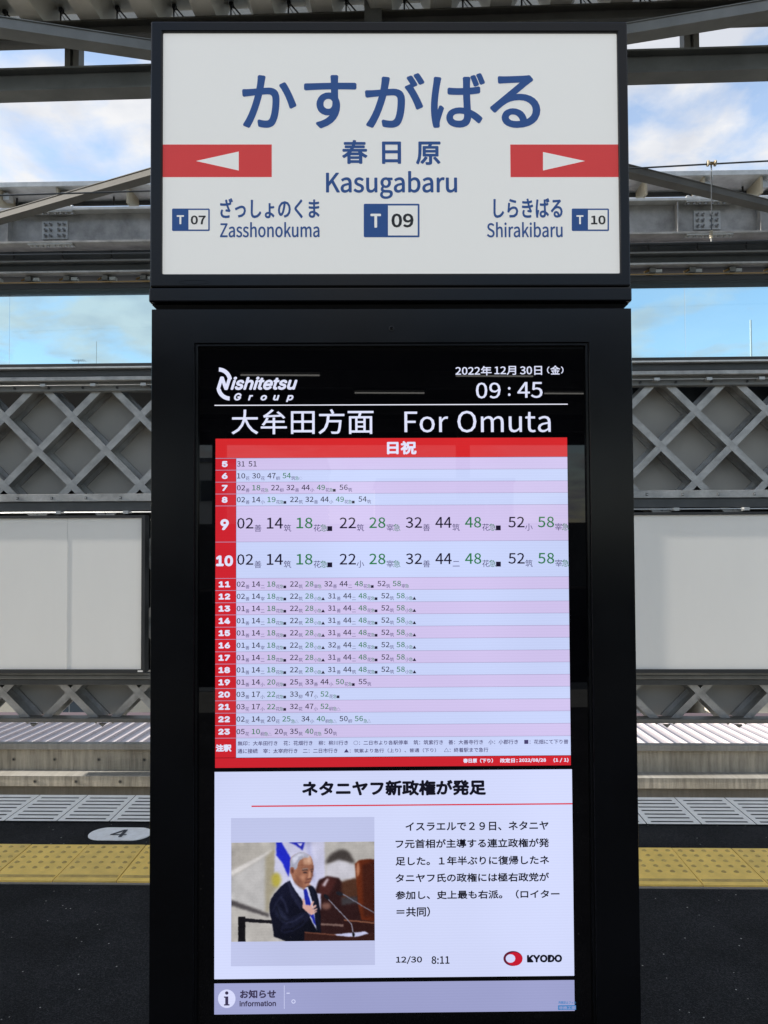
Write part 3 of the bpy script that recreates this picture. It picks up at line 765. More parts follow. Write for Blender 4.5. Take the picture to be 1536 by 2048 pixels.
sx_ = .085; sy_ = (fb.y - fa.y) * 0.98
cxm = G(240, 1668).x - mark.location.x
mb = MB()
for ox, oz in ((-.0022, 0), (.0022, .0002)):
    mb.poly([((x_ - (bb[0] + bb[1]) / 2) / (bb[1] - bb[0]) * sx_ + cxm + ox, (y_ - (bb[2] + bb[3]) / 2) / (bb[3] - bb[2]) * sy_, .0062 + oz) for x_, y_ in vs], fs, 'paint_dark')
mb.build('painted_figure', mark, fix=False)

# ================================================================== KIOSK and SIGN
DK = 1.44
k0 = P(782, 1067, DK)
KROT = R(1.49 + 0.50)
kiosk = empty('information_kiosk', (k0.x, k0.y, 0), KROT)
tag(kiosk, 'tall black information kiosk with a lit timetable and news display', 'kiosk')
bpy.context.view_layer.update()
KI = kiosk.matrix_world.inverted()
def K(x, y, ly=0.0):
    d = KI.to_3x3() @ ray(x, y); o_ = KI @ EYE
    p = o_ + d * ((ly - o_.y) / d.y); return (p.x, p.z)
KD = 0.30
xl = K(300, 1330)[0]; xr = K(1273, 1330)[0]; zt = K(780, 617)[1]
def pocket(x0, x1, y0, y1, z0, z1, ix0, ix1, iz0, iz1, dep_, m, mi_):
    mb = MB()
    o4 = [(x0, z0), (x1, z0), (x1, z1), (x0, z1)]; i4 = [(ix0, iz0), (ix1, iz0), (ix1, iz1), (ix0, iz1)]
    pts = [(a, y0, c) for a, c in o4] + [(a, y0, c) for a, c in i4] + [(a, y1, c) for a, c in o4] + [(a, y0 + dep_, c) for a, c in i4]
    fs = [(i, (i + 1) % 4, 4 + (i + 1) % 4, 4 + i) for i in range(4)] + [(i, 8 + i, 8 + (i + 1) % 4, (i + 1) % 4) for i in range(4)] + [(11, 10, 9, 8)]
    mb.poly(pts, fs, m)
    k = len(mb.v) - 16; im = mb.mi(mi_)
    for f in [(4 + i, 4 + (i + 1) % 4, 12 + (i + 1) % 4, 12 + i) for i in range(4)] + [(12, 13, 14, 15)]: mb.f.append([k + a for a in f]); mb.m.append(im)
    return mb
il, ir = (K(388, 1330)[0] + K(389, 700)[0]) / 2, (K(1187, 1330)[0] + K(1176, 700)[0]) / 2
it, ib = K(780, 685.5)[1], K(780, 2110)[1]
pocket(xl, xr, 0, KD, 0.0, zt, il, ir, ib, it, .016, 'kiosk_black', 'kiosk_inner').build('cabinet', kiosk, bevel=.005)
# inner moulding round the glass
s_ = .0055
mb = MB()
for a, b_, c, d_ in ((il, il + s_, ib, it), (ir - s_, ir, ib, it), (il + s_, ir - s_, it - s_, it), (il + s_, ir - s_, ib, ib + s_)):
    mb.box(a, b_, .004, .0155, c, d_, 'kiosk_black')
mb.build('inner_moulding', kiosk, bevel=.0012)
cl = K(783, 657)
MB().cyl((cl[0], 0.0, cl[1]), (cl[0], -.0015, cl[1]), .0052, 'kiosk_inner', 20).cyl((cl[0], -.0016, cl[1]), (cl[0], -.003, cl[1]), .0028, 'screen_black', 16).build('camera_lens', kiosk)

SY = 0.012                                # plane of the display glass
screen = MB().box(il + s_, ir - s_, SY, .0158, ib + s_, it - s_, 'screen_black').build('display_screen', kiosk)

COLS = {'row_pink': (209, 196, 238), 'row_blue': (201, 212, 250), 'hour_red': (206, 34, 46), 'head_red': (214, 40, 44), 'txt_white': (226, 230, 255),
        'txt_black': (26, 20, 44), 'txt_dim': (70, 62, 108), 'txt_green': (44, 122, 74), 'txt_green_dim': (66, 128, 96), 'panel_lav': (210, 217, 251),
        'panel_pale': (190, 196, 232), 'news_black': (14, 14, 28), 'news_red': (214, 30, 52), 'bar_grey': (158, 162, 206), 'bar_txt': (58, 52, 82),
        'rowline': (166, 160, 196), 'line_white': (240, 240, 255), 'logo_red': (196, 24, 48), 'logo_dark': (96, 24, 50), 'sticker_blue': (70, 130, 190), 'icon_pale': (214, 218, 250)}
for k_, c_ in COLS.items(): emis(k_, c_)
DZ = 0.0005
def lay(n_): return SY - DZ * n_
def quad(mb, x0, y0, x1, y1, layer, m, x1b=None):  # photo measures -> rectangle on the display
    # left/right edges averaged over the tall panel so that it stays a true rectangle
    l_, t_ = K(x0, y0, lay(layer)); r_, b_ = K(x1, y1, lay(layer))
    mb.poly([(l_, lay(layer), b_), (r_, lay(layer), b_), (r_, lay(layer), t_), (l_, lay(layer), t_)], [(0, 1, 2, 3)], m)
def put(mb, s, bx, layer, m, font='cjk', bold=0.0, shear=0.0, ly=None, res=3, flat=True):
    """lettering fitted to the box (x0, y0, x1, y1) measured in the photograph"""
    ly = lay(layer) if ly is None else ly
    vs, fs, bb = glyphs(s, font, shear, res)
    l_, b_ = K(bx[0], bx[3], ly); r_, t_ = K(bx[2], bx[1], ly)
    sx_, sz_ = (r_ - l_) / (bb[1] - bb[0]), (t_ - b_) / (bb[3] - bb[2])
    offs = [(0, 0)] if bold <= 0 else [(0, 0)] + [(math.cos(a * math.pi / 4) * bold, math.sin(a * math.pi / 4) * bold) for a in range(8)]
    if bold > 0:
        sx_ *= 1 - 2 * bold * DPP / (r_ - l_); sz_ *= 1 - 2 * bold * DPP / (t_ - b_); l_ += bold * DPP; b_ += bold * DPP
    for i, (ox, oz) in enumerate(offs):
        mb.poly([(l_ + (x_ - bb[0]) * sx_ + ox * DPP, ly - i * .00003, b_ + (y_ - bb[2]) * sz_ + oz * DPP) for x_, y_ in vs], fs, m)
EMW = (lambda b_: b_[1] - b_[0])(glyphs('春', 'cjk', 0, 1)[2])
DPP = 1.44 / 1538                          # metres per photo pixel on the kiosk front
def em(mb, s, x, y, size, layer, m, font='cjk', sxs=1.0, res=2):
    """lettering set at a natural size: baseline start (x, y), em size in photo pixels"""
    vs, fs, bb = glyphs(s, font, 0, res); ly = lay(layer); l_, b_ = K(x, y, ly); q = size * DPP * 0.88 / EMW
    mb.poly([(l_ + x_ * q * sxs, ly, b_ + y_ * q) for x_, y_ in vs], fs, m)

# left and right limits of the lit area at a height (display is a true rectangle)
def sx(y): return 429 - (y - 876) / 1153 * 3.5
def ex(y): return 1136 + (y - 876) / 1153 * 16.5
# ---- header
mb = MB()
put(mb, 'ishitetsu', (461, 753, 595, 780), 2, 'txt_white', 'inter', 1.3, 0.30)
put(mb, 'N', (433, 753, 463, 780), 2, 'txt_white', 'inter', 1.9, 0.30)
put(mb, 'Group', (468, 785, 586, 804), 2, 'txt_white', 'inter', .8, 0.25) if False else None
for ch, xa_, y0_, y1_ in (('G', 468, 786, 801), ('r', 496, 790, 801), ('o', 521, 790, 801), ('u', 546, 790, 801), ('p', 572, 790, 804)):
    put(mb, ch, (xa_, y0_, xa_ + (15 if ch in 'Gp' else 10 if ch == 'r' else 13), y1_), 2, 'txt_white', 'inter', .9, 0.25)
def arc(mb, cx_, cy_, r0, r1, a0, a1, m, layer=2, sq=1.0):
    pts = []
    for k in range(15):
        a = R(a0 + (a1 - a0) * k / 14); pts.append((cx_ + math.cos(a) * r1, cy_ - math.sin(a) * r1 * sq))
    for k in range(14, -1, -1):
        a = R(a0 + (a1 - a0) * k / 14); pts.append((cx_ + math.cos(a) * r0, cy_ - math.sin(a) * r0 * sq))
    loc_ = [K(a, b_, lay(layer)) for a, b_ in pts]
    n_ = len(pts)
    mb.poly([(a, lay(layer), b_) for a, b_ in loc_], [(i, n_ - 1 - i, n_ - 2 - i, i + 1) for i in range(14)], m)
arc(mb, 437, 762, 19, 27, 88, 8, 'txt_white')
arc(mb, 460, 774, 19, 27, 268, 190, 'txt_white')
mb.build('company_logo', screen, fix=False)
mb = MB()
put(mb, '2022年', (911, 732, 983, 751), 2, 'txt_white', 'cjk', .35)
put(mb, '12月', (989, 732, 1032, 750), 2, 'txt_white', 'cjk', .35)
put(mb, '30日', (1040, 732, 1084, 750), 2, 'txt_white', 'cjk', .35)
put(mb, '（', (1094, 733, 1099, 747), 2, 'txt_white', 'cjk', .35); put(mb, '金', (1101, 731, 1120, 749), 2, 'txt_white', 'cjk', .35); put(mb, '）', (1122, 733, 1127, 747), 2, 'txt_white', 'cjk', .35)
put(mb, '09', (952, 765, 1001, 797), 2, 'txt_white', 'cjk', .3); put(mb, ':', (1016, 774, 1021, 792), 2, 'txt_white', 'cjk', .5); put(mb, '45', (1035, 764, 1085, 796), 2, 'txt_white', 'cjk', .3)
mb.build('clock_lettering', screen, fix=False)
mb = MB(); quad(mb, 429, 811, 1136, 808.4, 2, 'line_white'); 
l_, t_ = K(429, 810.5, lay(2)); r_, b_ = K(1135.5, 808.5, lay(2)); zc = (t_ + b_) / 2
mb = MB().poly([(l_, lay(2), zc - .0009), (r_, lay(2), zc - .0009), (r_, lay(2), zc + .0009), (l_, lay(2), zc + .0009)], [(0, 1, 2, 3)], 'line_white')
mb.build('header_rule', screen, fix=False)
mb = MB()
put(mb, '大牟田方面', (463, 818, 747, 869), 2, 'txt_white', 'cjk', .25)
put(mb, 'For', (809, 823, 896, 865), 2, 'txt_white', 'cjk', 0); put(mb, 'Omuta', (915, 821, 1101, 865), 2, 'txt_white', 'cjk', 0)
mb.build('destination_lettering', screen, fix=False)['kind'] = 'stuff'

XL, XR = (K(429, 876)[0] + K(427, 1535)[0]) / 2, (K(1136, 876)[0] + K(1146, 1530)[0]) / 2
XH = (K(470.5, 930)[0] + K(468.5, 1450)[0]) / 2
def zk(yleft, layer=0): return K(449, yleft - .1, lay(layer))[1]
def strip(mb, xa, xb, ya_, yb2, layer, m):
    za_, zb_ = zk(ya_, layer), zk(yb2, layer); y_ = lay(layer)
    mb.poly([(xa, y_, zb_), (xb, y_, zb_), (xb, y_, za_), (xa, y_, za_)], [(0, 1, 2, 3)], m)
mb = MB(); strip(mb, XL, XR, 877.5, 916, 1, 'head_red'); put(mb, '日祝', (774, 882, 833, 909), 2, 'txt_white', 'cjk', 1.2)
mb.build('timetable_heading', screen, fix=False)

Z_ = {'s': '善', 'c': '筑', 'k': '花', 'u': '急', 'y': '柳', 'o': '小', 'n': '二', 'd': '宰', 'B': '■', 'T': '▲', 'W': '△', 'O': '○'}
std = lambda a, b_='n', c='o', d_='31', e_='n', f='c': a + 's 14' + b_ + ' 18kuB 22c 28' + c + 'uT ' + d_ + 's 44' + e_ + ' 48kuB 52' + f + ' 58ouT'
rows = [(5, 916.4, 940, '31 51'), (6, 940, 964, '10k 30k 47y 54cuO'), (7, 964, 987.7, '02s 18ku 22y 32s 44o 49kuB 56c'),
        (8, 987.7, 1011.5, '02s 14o 19kuB 22c 32s 44o 49kuB 54c'),
        (9, 1011.5, 1083.8, '02s 14c 18kuB 22c 28du 32s 44c 48kuB 52o 58du'), (10, 1083.8, 1156.5, '02s 14c 18kuB 22o 28du 32s 44n 48kuB 52c 58du'),
        (11, 1156.5, 1180.8, '02s 14n 18kuB 22c 28du 32s 44n 48kuB 52c 58du'), (12, 1180.8, 1205.2, std('02', 'd')), (13, 1205.2, 1229.5, std('01')),
        (14, 1229.5, 1254, std('01')), (15, 1254, 1278.4, std('01')), (16, 1278.4, 1303.3, std('01', 'd', 'o', '32')), (17, 1303.3, 1327.8, std('01')),
        (18, 1327.8, 1352.4, std('01', 'n', 'o', '31', 'c')), (19, 1352.4, 1376.7, '01s 14o 20kuB 25c 33s 44o 50kuB 55c'),
        (20, 1376.7, 1401.3, '03s 17o 22kuB 33y 47o 52kuB'), (21, 1401.3, 1426, '03k 17o 22kuB 32k 47o 52yuW'),
        (22, 1426, 1450.8, '02k 14c 20k 25uW 34o 40yuW 50y 56uW'), (23, 1450.8, 1476, '05k 10yuW 20c 35c 40ku 50c')]
for i, (hr, ya_, yb2, txt) in enumerate(rows):
    mb = MB(); big_ = hr in (9, 10)
    strip(mb, XL, XH, ya_ + .9, yb2, 1, 'hour_red')
    strip(mb, XH + .0006, XR, ya_ + .9, yb2, 1, 'row_pink' if i % 2 == 0 else 'row_blue')
    strip(mb, XL, XR, ya_ - .1, ya_ + .9, 1, 'rowline')
    hs = str(hr); cyy = (ya_ + yb2) / 2
    hgt, wd = (22, 17) if big_ else (12.2, 11.6)
    tw = wd * len(hs); cxx = 449.5 - (ya_ - 916) / 600 * 1.5
    put(mb, hs, (cxx - tw / 2, cyy - hgt / 2 + (1.5 if big_ else 0), cxx + tw / 2, cyy + hgt / 2 + (1.5 if big_ else 0)), 2, 'txt_white', 'inter', 1.5 if big_ else 1.0)
    x_ = 474.0; drift = (ya_ - 916) / 600 * -1.2; x_ += drift
    if big_: nw, nh, sw, gap, base_, sub = 32.5, 22, 13.6, 11.9, cyy + 10, cyy + 15.6
    else: nw, nh, sw, gap, base_, sub = 16.5, 10.8, 7.5, 5.8, cyy + 5.2, cyy + 8.4
    if big_: x_ += .5
    xscale = 1 + (ya_ - 916) / 600 * .006
    for tok in txt.split():
        num, subs = tok[:2], tok[2:]
        green = 'u' in subs
        rise = (x_ - 449) * .0043
        sq = 0.30 if '1' in num and not big_ else 0
        put(mb, num, (x_, base_ - nh - rise, x_ + nw - (1 if num == '31' else 0), base_ - rise), 2, 'txt_green' if green else 'txt_black', 'cjk', .28 if big_ else .12, res=2)
        x_ += (nw + (1.2 if big_ else .6)) * xscale
        for ch in subs:
            mcol = 'txt_green_dim' if ch == 'u' else ('txt_black' if ch in 'BT' else 'txt_dim')
            em(mb, Z_[ch], x_ - (.3 if ch in 'BT' else 0), sub - rise - (.8 if big_ else .3), sw * (1.22 if ch not in 'BTWO' else 1.1 if ch in 'TWO' else .95), 2, mcol, res=1)
            x_ += sw * xscale
        x_ += gap * xscale
    mb.build('timetable_row', screen, fix=False)
# ---- key row
mb = MB()
strip(mb, XL, XH, 1476.9, 1515.5, 1, 'hour_red'); strip(mb, XH + .0006, XR, 1476.9, 1515.5, 1, 'row_blue'); strip(mb, XL, XR, 1475.9, 1476.9, 1, 'rowline')
put(mb, '注釈', (431.5, 1488.5, 463, 1503.5), 2, 'txt_white', 'cjk', .9)
def run(mb, segs, y, h, m, slope=-.0055, bold=.12, layer=2):
    for s, a, b_ in segs:
        r_ = (a - 475) * slope
        put(mb, s, (a, y - h + r_, b_, y + r_), layer, m, 'cjk', bold, res=2)
run(mb, [('無印：大牟田行き', 475.5, 555), ('花：花畑行き', 567, 625), ('柳：柳川行き', 637, 696), ('○：二日市より各駅停車', 707, 816), ('筑：筑紫行き', 827, 886), ('善：大善寺行き', 897, 966), ('小：小郡行き', 977, 1036), ('■：花畑にて下り普', 1048.5, 1136.5)], 1491.5, 9.8, 'txt_dim')
run(mb, [('通に接続', 475, 515.5), ('宰：太宰府行き', 526.5, 595), ('二：二日市行き', 606, 675), ('▲：筑紫より急行（上り）、普通（下り）', 688, 872), ('△：終着駅まで急行', 888, 976.5)], 1507, 9.8, 'txt_dim')
mb.build('timetable_key', screen, fix=False)
mb = MB(); strip(mb, XL, XR, 1516.3, 1535.8, 1, 'hour_red')
run(mb, [('春日原', 926.5, 954), ('（下り）', 960, 986), ('改定日：', 1000, 1035), ('2022/08/28', 1038, 1092), ('(1 / 1)', 1107, 1137)], 1528.3, 9.0, 'txt_white', -.0055, .35)
mb.build('timetable_footer', screen, fix=False)
# ---- news panel
XL2, XR2 = (K(426.5, 1543)[0] + K(426, 1958)[0]) / 2, (K(1146.5, 1537)[0] + K(1152, 1951)[0]) / 2
mb = MB(); strip(mb, XL2, XR2, 1543.8, 1958.5, 1, 'panel_lav'); mb.build('news_panel', screen, fix=False)
mb = MB(); put(mb, 'ネタニヤフ新政権が発足', (604, 1559, 972, 1593), 2, 'news_black', 'cjk', 1.5); mb.build('news_headline', screen, fix=False)
mb = MB(); l_, t_ = K(503, 1613, lay(2)); zc = t_ + .0006
mb.poly([(l_, lay(2), zc - .0014), (XR2, lay(2), zc - .0014), (XR2, lay(2), zc + .0010), (l_, lay(2), zc + .0010)], [(0, 1, 2, 3)], 'news_red'); mb.build('headline_rule', screen, fix=False)
mb = MB()
T = 'news_black'
def line(s, x0, x1, y, h=20.5, **k): put(mb, s, (x0, y - h / 2, x1, y + h / 2), 2, T, 'cjk', .45, **k)
line('イスラエルで２９日、ネタニヤ', 811, 1097, 1652)
line('フ元首相が主導する連立政権が発', 791, 1098, 1686.5)
line('足した。１年半ぶりに復帰したネ', 791, 1098, 1721)
line('タニヤフ氏の政権には極右政党が', 791, 1098, 1755)
line('参加し、史上最も右派。（ロイター', 791, 1119, 1789)
line('＝共同）', 793, 860, 1823.5)
put(mb, '12/30', (792, 1912, 844, 1928), 2, T, 'cjk', .4); put(mb, '8:11', (863, 1912, 899, 1928), 2, T, 'cjk', .4)
mb.build('news_article', screen, fix=False)
mb = MB()
def ell(mb, cx_, cy_, rx, ry, m, layer, n_=40):
    pts = [K(cx_ + rx * math.cos(2 * math.pi * k / n_), cy_ - ry * math.sin(2 * math.pi * k / n_), lay(layer)) for k in range(n_)]
    mb.poly([(a, lay(layer), b_) for a, b_ in pts], [tuple(range(n_ - 1, -1, -1))], m)
ell(mb, 1026, 1917, 19.2, 15, 'logo_dark', 2); ell(mb, 1029, 1918, 16, 13.6, 'logo_red', 3); ell(mb, 1021, 1917, 9.5, 8.5, 'panel_lav', 4)
put(mb, 'KYODO', (1054, 1909, 1124, 1925), 2, T, 'inter', 1.2)
mb.build('agency_logo', screen, fix=False)
# ---- notice bar
mb = MB(); strip(mb, XL2, XR2, 1967, 2029, 1, 'bar_grey')
ell(mb, 453.5, 1997.5, 17.5, 18.5, 'icon_pale', 2); ell(mb, 453.5, 1986, 3.4, 3.4, 'bar_txt', 3)
for q in ((450.5, 1993, 456.5, 2010), (448, 1993, 454, 1995.5), (448, 2008.5, 459, 2011)): quad(mb, q[0], q[1], q[2], q[3], 3 if q[0] != 450.5 else 4, 'bar_txt')
put(mb, 'お知らせ', (480, 1979, 552, 1997), 2, 'bar_txt', 'cjk', .7); put(mb, 'information', (479, 2001, 552, 2013), 2, 'bar_txt', 'inter', .45)
quad(mb, 568, 1971, 569, 2018, 2, 'icon_pale'); quad(mb, 573, 1985.5, 579.5, 1987.3, 2, 'icon_pale')
arc(mb, 587, 2003, 2.6, 4.2, 0, 360, 'icon_pale', 2)
put(mb, '飛散防止フィル', (1117, 2002, 1152, 2008), 2, 'sticker_blue', 'cjk', .1, res=1)
quad(mb, 1116, 2010.5, 1152, 2019.5, 2, 'sticker_blue'); put(mb, '非施工面', (1118, 2012, 1151, 2018.5), 3, 'bar_grey', 'cjk', .1, res=1)
mb.build('notice_bar', screen, fix=False)

# ---- press photo shown on the display (flat picture, painted numerically)
PW, PH = 288, 196
SS = 2
def lerp(a, b_, t_): return a + (b_ - a) * t_
XX, YY = np.meshgrid((np.arange(PW * SS) + .5) / SS / PW * 1223 + 182, (np.arange(PH * SS) + .5) / SS / PH * 835 + 105)
img = np.zeros((PH * SS, PW * SS, 3))
rng = np.random.default_rng(5)
def inside(pts):
    res = np.zeros(XX.shape, bool); n_ = len(pts)
    for i in range(n_):
        x1_, y1_ = pts[i]; x2_, y2_ = pts[(i + 1) % n_]
        if y1_ == y2_: continue
        c = ((YY < y1_) != (YY < y2_)) & (XX < (x2_ - x1_) * (YY - y1_) / (y2_ - y1_) + x1_)
        res ^= c
    return res
def smooth_poly(pts, it=2):
    for _ in range(it):
        q = []
        for i in range(len(pts)):
            a, b_ = np.array(pts[i], float), np.array(pts[(i + 1) % len(pts)], float)
            q += [tuple(a * .75 + b_ * .25), tuple(a * .25 + b_ * .75)]
        pts = q
    return pts
def blur(a, r_):
    if r_ < 1: return a
    for _ in range(2):
        for ax in (0, 1):
            p_ = np.pad(a, [(r_, r_) if i == ax else (0, 0) for i in range(a.ndim)], 'edge')
            c = np.cumsum(np.insert(p_, 0, 0, axis=ax), axis=ax)
            sl_ = [slice(None)] * a.ndim; sl2 = list(sl_); sl_[ax] = slice(2 * r_ + 1, None); sl2[ax] = slice(None, -(2 * r_ + 1))
            a = (c[tuple(sl_)] - c[tuple(sl2)]) / (2 * r_ + 1)
    return a
def paint(pts, col, bl=0, sm=0, a=1.0, grad=None):
    global img
    mk = inside(smooth_poly(pts, sm) if sm else pts).astype(float)
    mk = blur(mk, bl) * a if bl else mk * a
    c = np.array(col, float)
    if grad is not None:
        (x0, y0), (x1, y1), c2 = grad
        t_ = np.clip(((XX - x0) * (x1 - x0) + (YY - y0) * (y1 - y0)) / ((x1 - x0) ** 2 + (y1 - y0) ** 2), 0, 1)[..., None]
        c = c * (1 - t_) + np.array(c2, float) * t_
    img = img * (1 - mk[..., None]) + c * mk[..., None]
def oval(cx_, cy_, rx, ry, n_=24, rot=0): return [(cx_ + rx * math.cos(a) * math.cos(rot) - ry * math.sin(a) * math.sin(rot), cy_ + rx * math.cos(a) * math.sin(rot) + ry * math.sin(a) * math.cos(rot)) for a in [2 * math.pi * k / n_ for k in range(n_)]]
tex = blur(rng.random(XX.shape), 1)[..., None] * 30 - 15
img[:] = (186, 182, 180); img += tex
paint([(182, 105), (1405, 105), (1405, 420), (900, 420), (182, 380)], (176, 172, 168), 10)
paint([(182, 330), (560, 160), (560, 105), (182, 105)], (168, 163, 158), 4, grad=((182, 105), (520, 200), (176, 172, 166)))
paint([(182, 385), (560, 175), (560, 150), (182, 340)], (206, 202, 200), 3)
paint([(182, 400), (540, 180), (500, 700), (182, 585)], (182, 180, 180), 4)
paint([(470, 230), (560, 140), (600, 430), (520, 560), (500, 700), (470, 690)], (158, 150, 130), 6)
paint([(182, 585), (500, 705), (500, 740), (182, 640)], (78, 74, 76), 4)
paint([(182, 640), (500, 740), (560, 940), (182, 940)], (178, 174, 170), 5)
paint([(560, 105), (975, 105), (985, 480), (900, 560), (600, 470), (545, 360)], (196, 196, 222), 3)
paint([(565, 105), (610, 105), (690, 240), (670, 400), (610, 270), (565, 215)], (30, 40, 190), 2)
paint([(672, 105), (812, 105), (790, 175), (760, 150), (720, 125)], (36, 42, 170), 2)
paint([(740, 112), (790, 112), (775, 140)], (200, 200, 226), 1)
paint([(815, 105), (860, 105), (900, 470), (860, 420)], (176, 178, 214), 6)
paint(oval(565, 420, 40, 60), (176, 164, 70), 6)
paint([(990, 250), (1050, 190), (1130, 165), (1190, 190), (1235, 270), (1235, 300), (1100, 260), (990, 300)], (66, 60, 58), 6, 1)
paint([(990, 300), (1100, 255), (1235, 300), (1240, 420), (985, 440)], (198, 196, 206), 6)
paint([(900, 500), (930, 420), (1000, 395), (1100, 410), (1130, 450), (1250, 420), (1300, 700), (1405, 780), (1405, 940), (905, 940)], (44, 22, 22), 3)
paint([(930, 470), (1010, 400), (1080, 430), (1010, 560), (930, 560)], (70, 34, 32), 6)
paint([(955, 470), (1000, 412), (1014, 420), (978, 480)], (196, 180, 190), 3)
paint([(1120, 440), (1250, 410), (1270, 560), (1130, 600)], (78, 48, 34), 5)
paint([(1120, 575), (1260, 570), (1260, 620), (1120, 640)], (60, 56, 60), 4)
paint([(905, 535), (945, 540), (945, 680), (915, 640)], (188, 190, 220), 2)
paint(oval(990, 645, 40, 28), (120, 84, 76), 5)
paint([(1235, 290), (1270, 262), (1340, 250), (1405, 255), (1405, 780), (1290, 765), (1265, 640)], (104, 44, 20), 2, grad=((1240, 0), (1405, 0), (74, 28, 12)))
paint(oval(1262, 340, 14, 60), (206, 150, 120), 3, a=.7)
paint([(1300, 300), (1405, 275), (1405, 730), (1310, 740)], (62, 26, 16), 5)
paint([(240, 730), (300, 730), (300, 942), (240, 942)], (16, 14, 18))
paint([(290, 742), (540, 762), (540, 790), (290, 772)], (22, 20, 26))
paint([(945, 788), (1140, 800), (1140, 820), (945, 806)], (120, 96, 90), 1)
# person
paint([(508, 600), (560, 520), (665, 420), (760, 440), (870, 470), (905, 510), (940, 660), (945, 940), (548, 940), (530, 780), (504, 690)], (18, 20, 42), 1, 1, grad=((520, 500), (820, 900), (8, 9, 20)))
paint([(668, 395), (800, 490), (850, 480), (905, 640), (910, 850), (850, 740), (790, 600), (700, 470)], (206, 210, 236), 1)
paint([(795, 505), (822, 498), (850, 590), (910, 820), (885, 790), (815, 640)], (26, 38, 160), 1)
paint([(660, 430), (690, 460), (790, 640), (770, 680), (690, 560)], (26, 28, 50), 1)
paint([(835, 480), (860, 470), (930, 650), (940, 860), (905, 840), (880, 640)], (14, 16, 32), 1)
paint([(560, 620), (680, 760), (800, 700), (780, 740), (640, 800), (560, 720)], (38, 42, 66), 5, a=.8)
paint([(600, 800), (760, 700), (830, 690), (865, 740), (740, 850), (600, 880)], (20, 22, 42), 1, 1)
paint([(680, 260), (700, 220), (760, 190), (820, 195), (868, 235), (884, 300), (880, 370), (860, 440), (812, 498), (770, 486), (716, 440), (690, 380)], (168, 116, 92), 1, 1, grad=((700, 300), (880, 340), (142, 92, 72)))
paint([(682, 330), (684, 260), (708, 214), (770, 185), (830, 200), (862, 238), (800, 240), (756, 262), (740, 330), (716, 340)], (166, 168, 186), 1, 1)
paint([(700, 240), (760, 200), (820, 205), (760, 226), (716, 290)], (204, 206, 224), 3)
paint(oval(700, 345, 20, 30), (150, 96, 78), 1); paint(oval(702, 348, 9, 18), (104, 62, 50), 1)
paint([(790, 238), (860, 240), (876, 290), (800, 300)], (196, 150, 124), 4)
paint([(784, 338), (834, 332), (836, 344), (786, 348)], (78, 58, 54), 1); paint([(856, 334), (880, 326), (880, 338), (858, 344)], (70, 50, 48), 1)
paint(oval(812, 362, 20, 7), (64, 44, 42), 1); paint(oval(868, 356, 10, 6), (58, 40, 40), 1)
paint([(846, 345), (856, 345), (868, 405), (838, 414), (836, 404)], (188, 138, 112), 2)
paint([(826, 412), (866, 406), (862, 416), (830, 422)], (96, 58, 50), 1)
paint([(808, 446), (858, 438), (856, 446), (812, 456)], (98, 54, 50), 1)
paint([(730, 380), (780, 420), (790, 470), (740, 440)], (128, 80, 64), 4)
paint([(770, 488), (812, 498), (800, 510), (740, 470)], (110, 72, 60), 2)
# cloth folds, lapel edges, facial modelling
for q_, c_, w_, a_ in (([(600, 560), (640, 620), (660, 700)], (52, 56, 84), 5, .8), ([(560, 640), (600, 740), (690, 800)], (5, 6, 14), 5, .8), ([(640, 790), (720, 770), (800, 715)], (56, 60, 90), 4, .9),
                       ([(620, 850), (720, 830), (800, 770)], (4, 4, 12), 5, .9), ([(665, 425), (700, 540), (775, 675)], (44, 48, 76), 2, .9), ([(860, 480), (890, 580), (915, 700)], (48, 52, 80), 2, .8), ([(530, 690), (560, 620), (620, 540)], (40, 44, 70), 4, .8)):
    for a, b_ in zip(q_[:-1], q_[1:]):
        a, b_ = np.array(a, float), np.array(b_, float); d_ = (b_ - a) / np.linalg.norm(b_ - a); nn = np.array((-d_[1], d_[0])) * w_
        paint([tuple(a + nn), tuple(b_ + nn), tuple(b_ - nn), tuple(a - nn)], c_, 3, a=a_)
paint(oval(790, 300, 46, 10), (126, 82, 64), 3, a=.5); paint(oval(800, 322, 40, 6), (120, 78, 62), 2, a=.6)
paint([(786, 328), (836, 322), (838, 330), (788, 337)], (150, 140, 140), 1, a=.7)
paint(oval(790, 402, 26, 22), (196, 144, 118), 5, a=.6); paint(oval(762, 360, 16, 40), (140, 92, 74), 5, a=.7)
paint([(812, 408), (824, 398), (832, 430), (820, 440)], (112, 68, 56), 2, a=.7); paint(oval(835, 464, 24, 12), (186, 136, 112), 3, a=.7)
paint(oval(846, 250, 16, 26), (222, 182, 158), 4, a=.7); paint([(720, 410), (750, 450), (800, 490), (770, 492), (722, 450)], (104, 66, 54), 4, a=.7)
paint([(868, 300), (882, 300), (880, 400), (862, 440)], (104, 66, 56), 3, a=.6)
hair = inside(smooth_poly([(682, 330), (684, 260), (708, 214), (770, 185), (830, 200), (862, 238), (800, 240), (756, 262), (740, 330), (716, 340)], 1))[..., None]
img = img + hair * (blur(rng.random(XX.shape), 1)[..., None] - .5) * 70
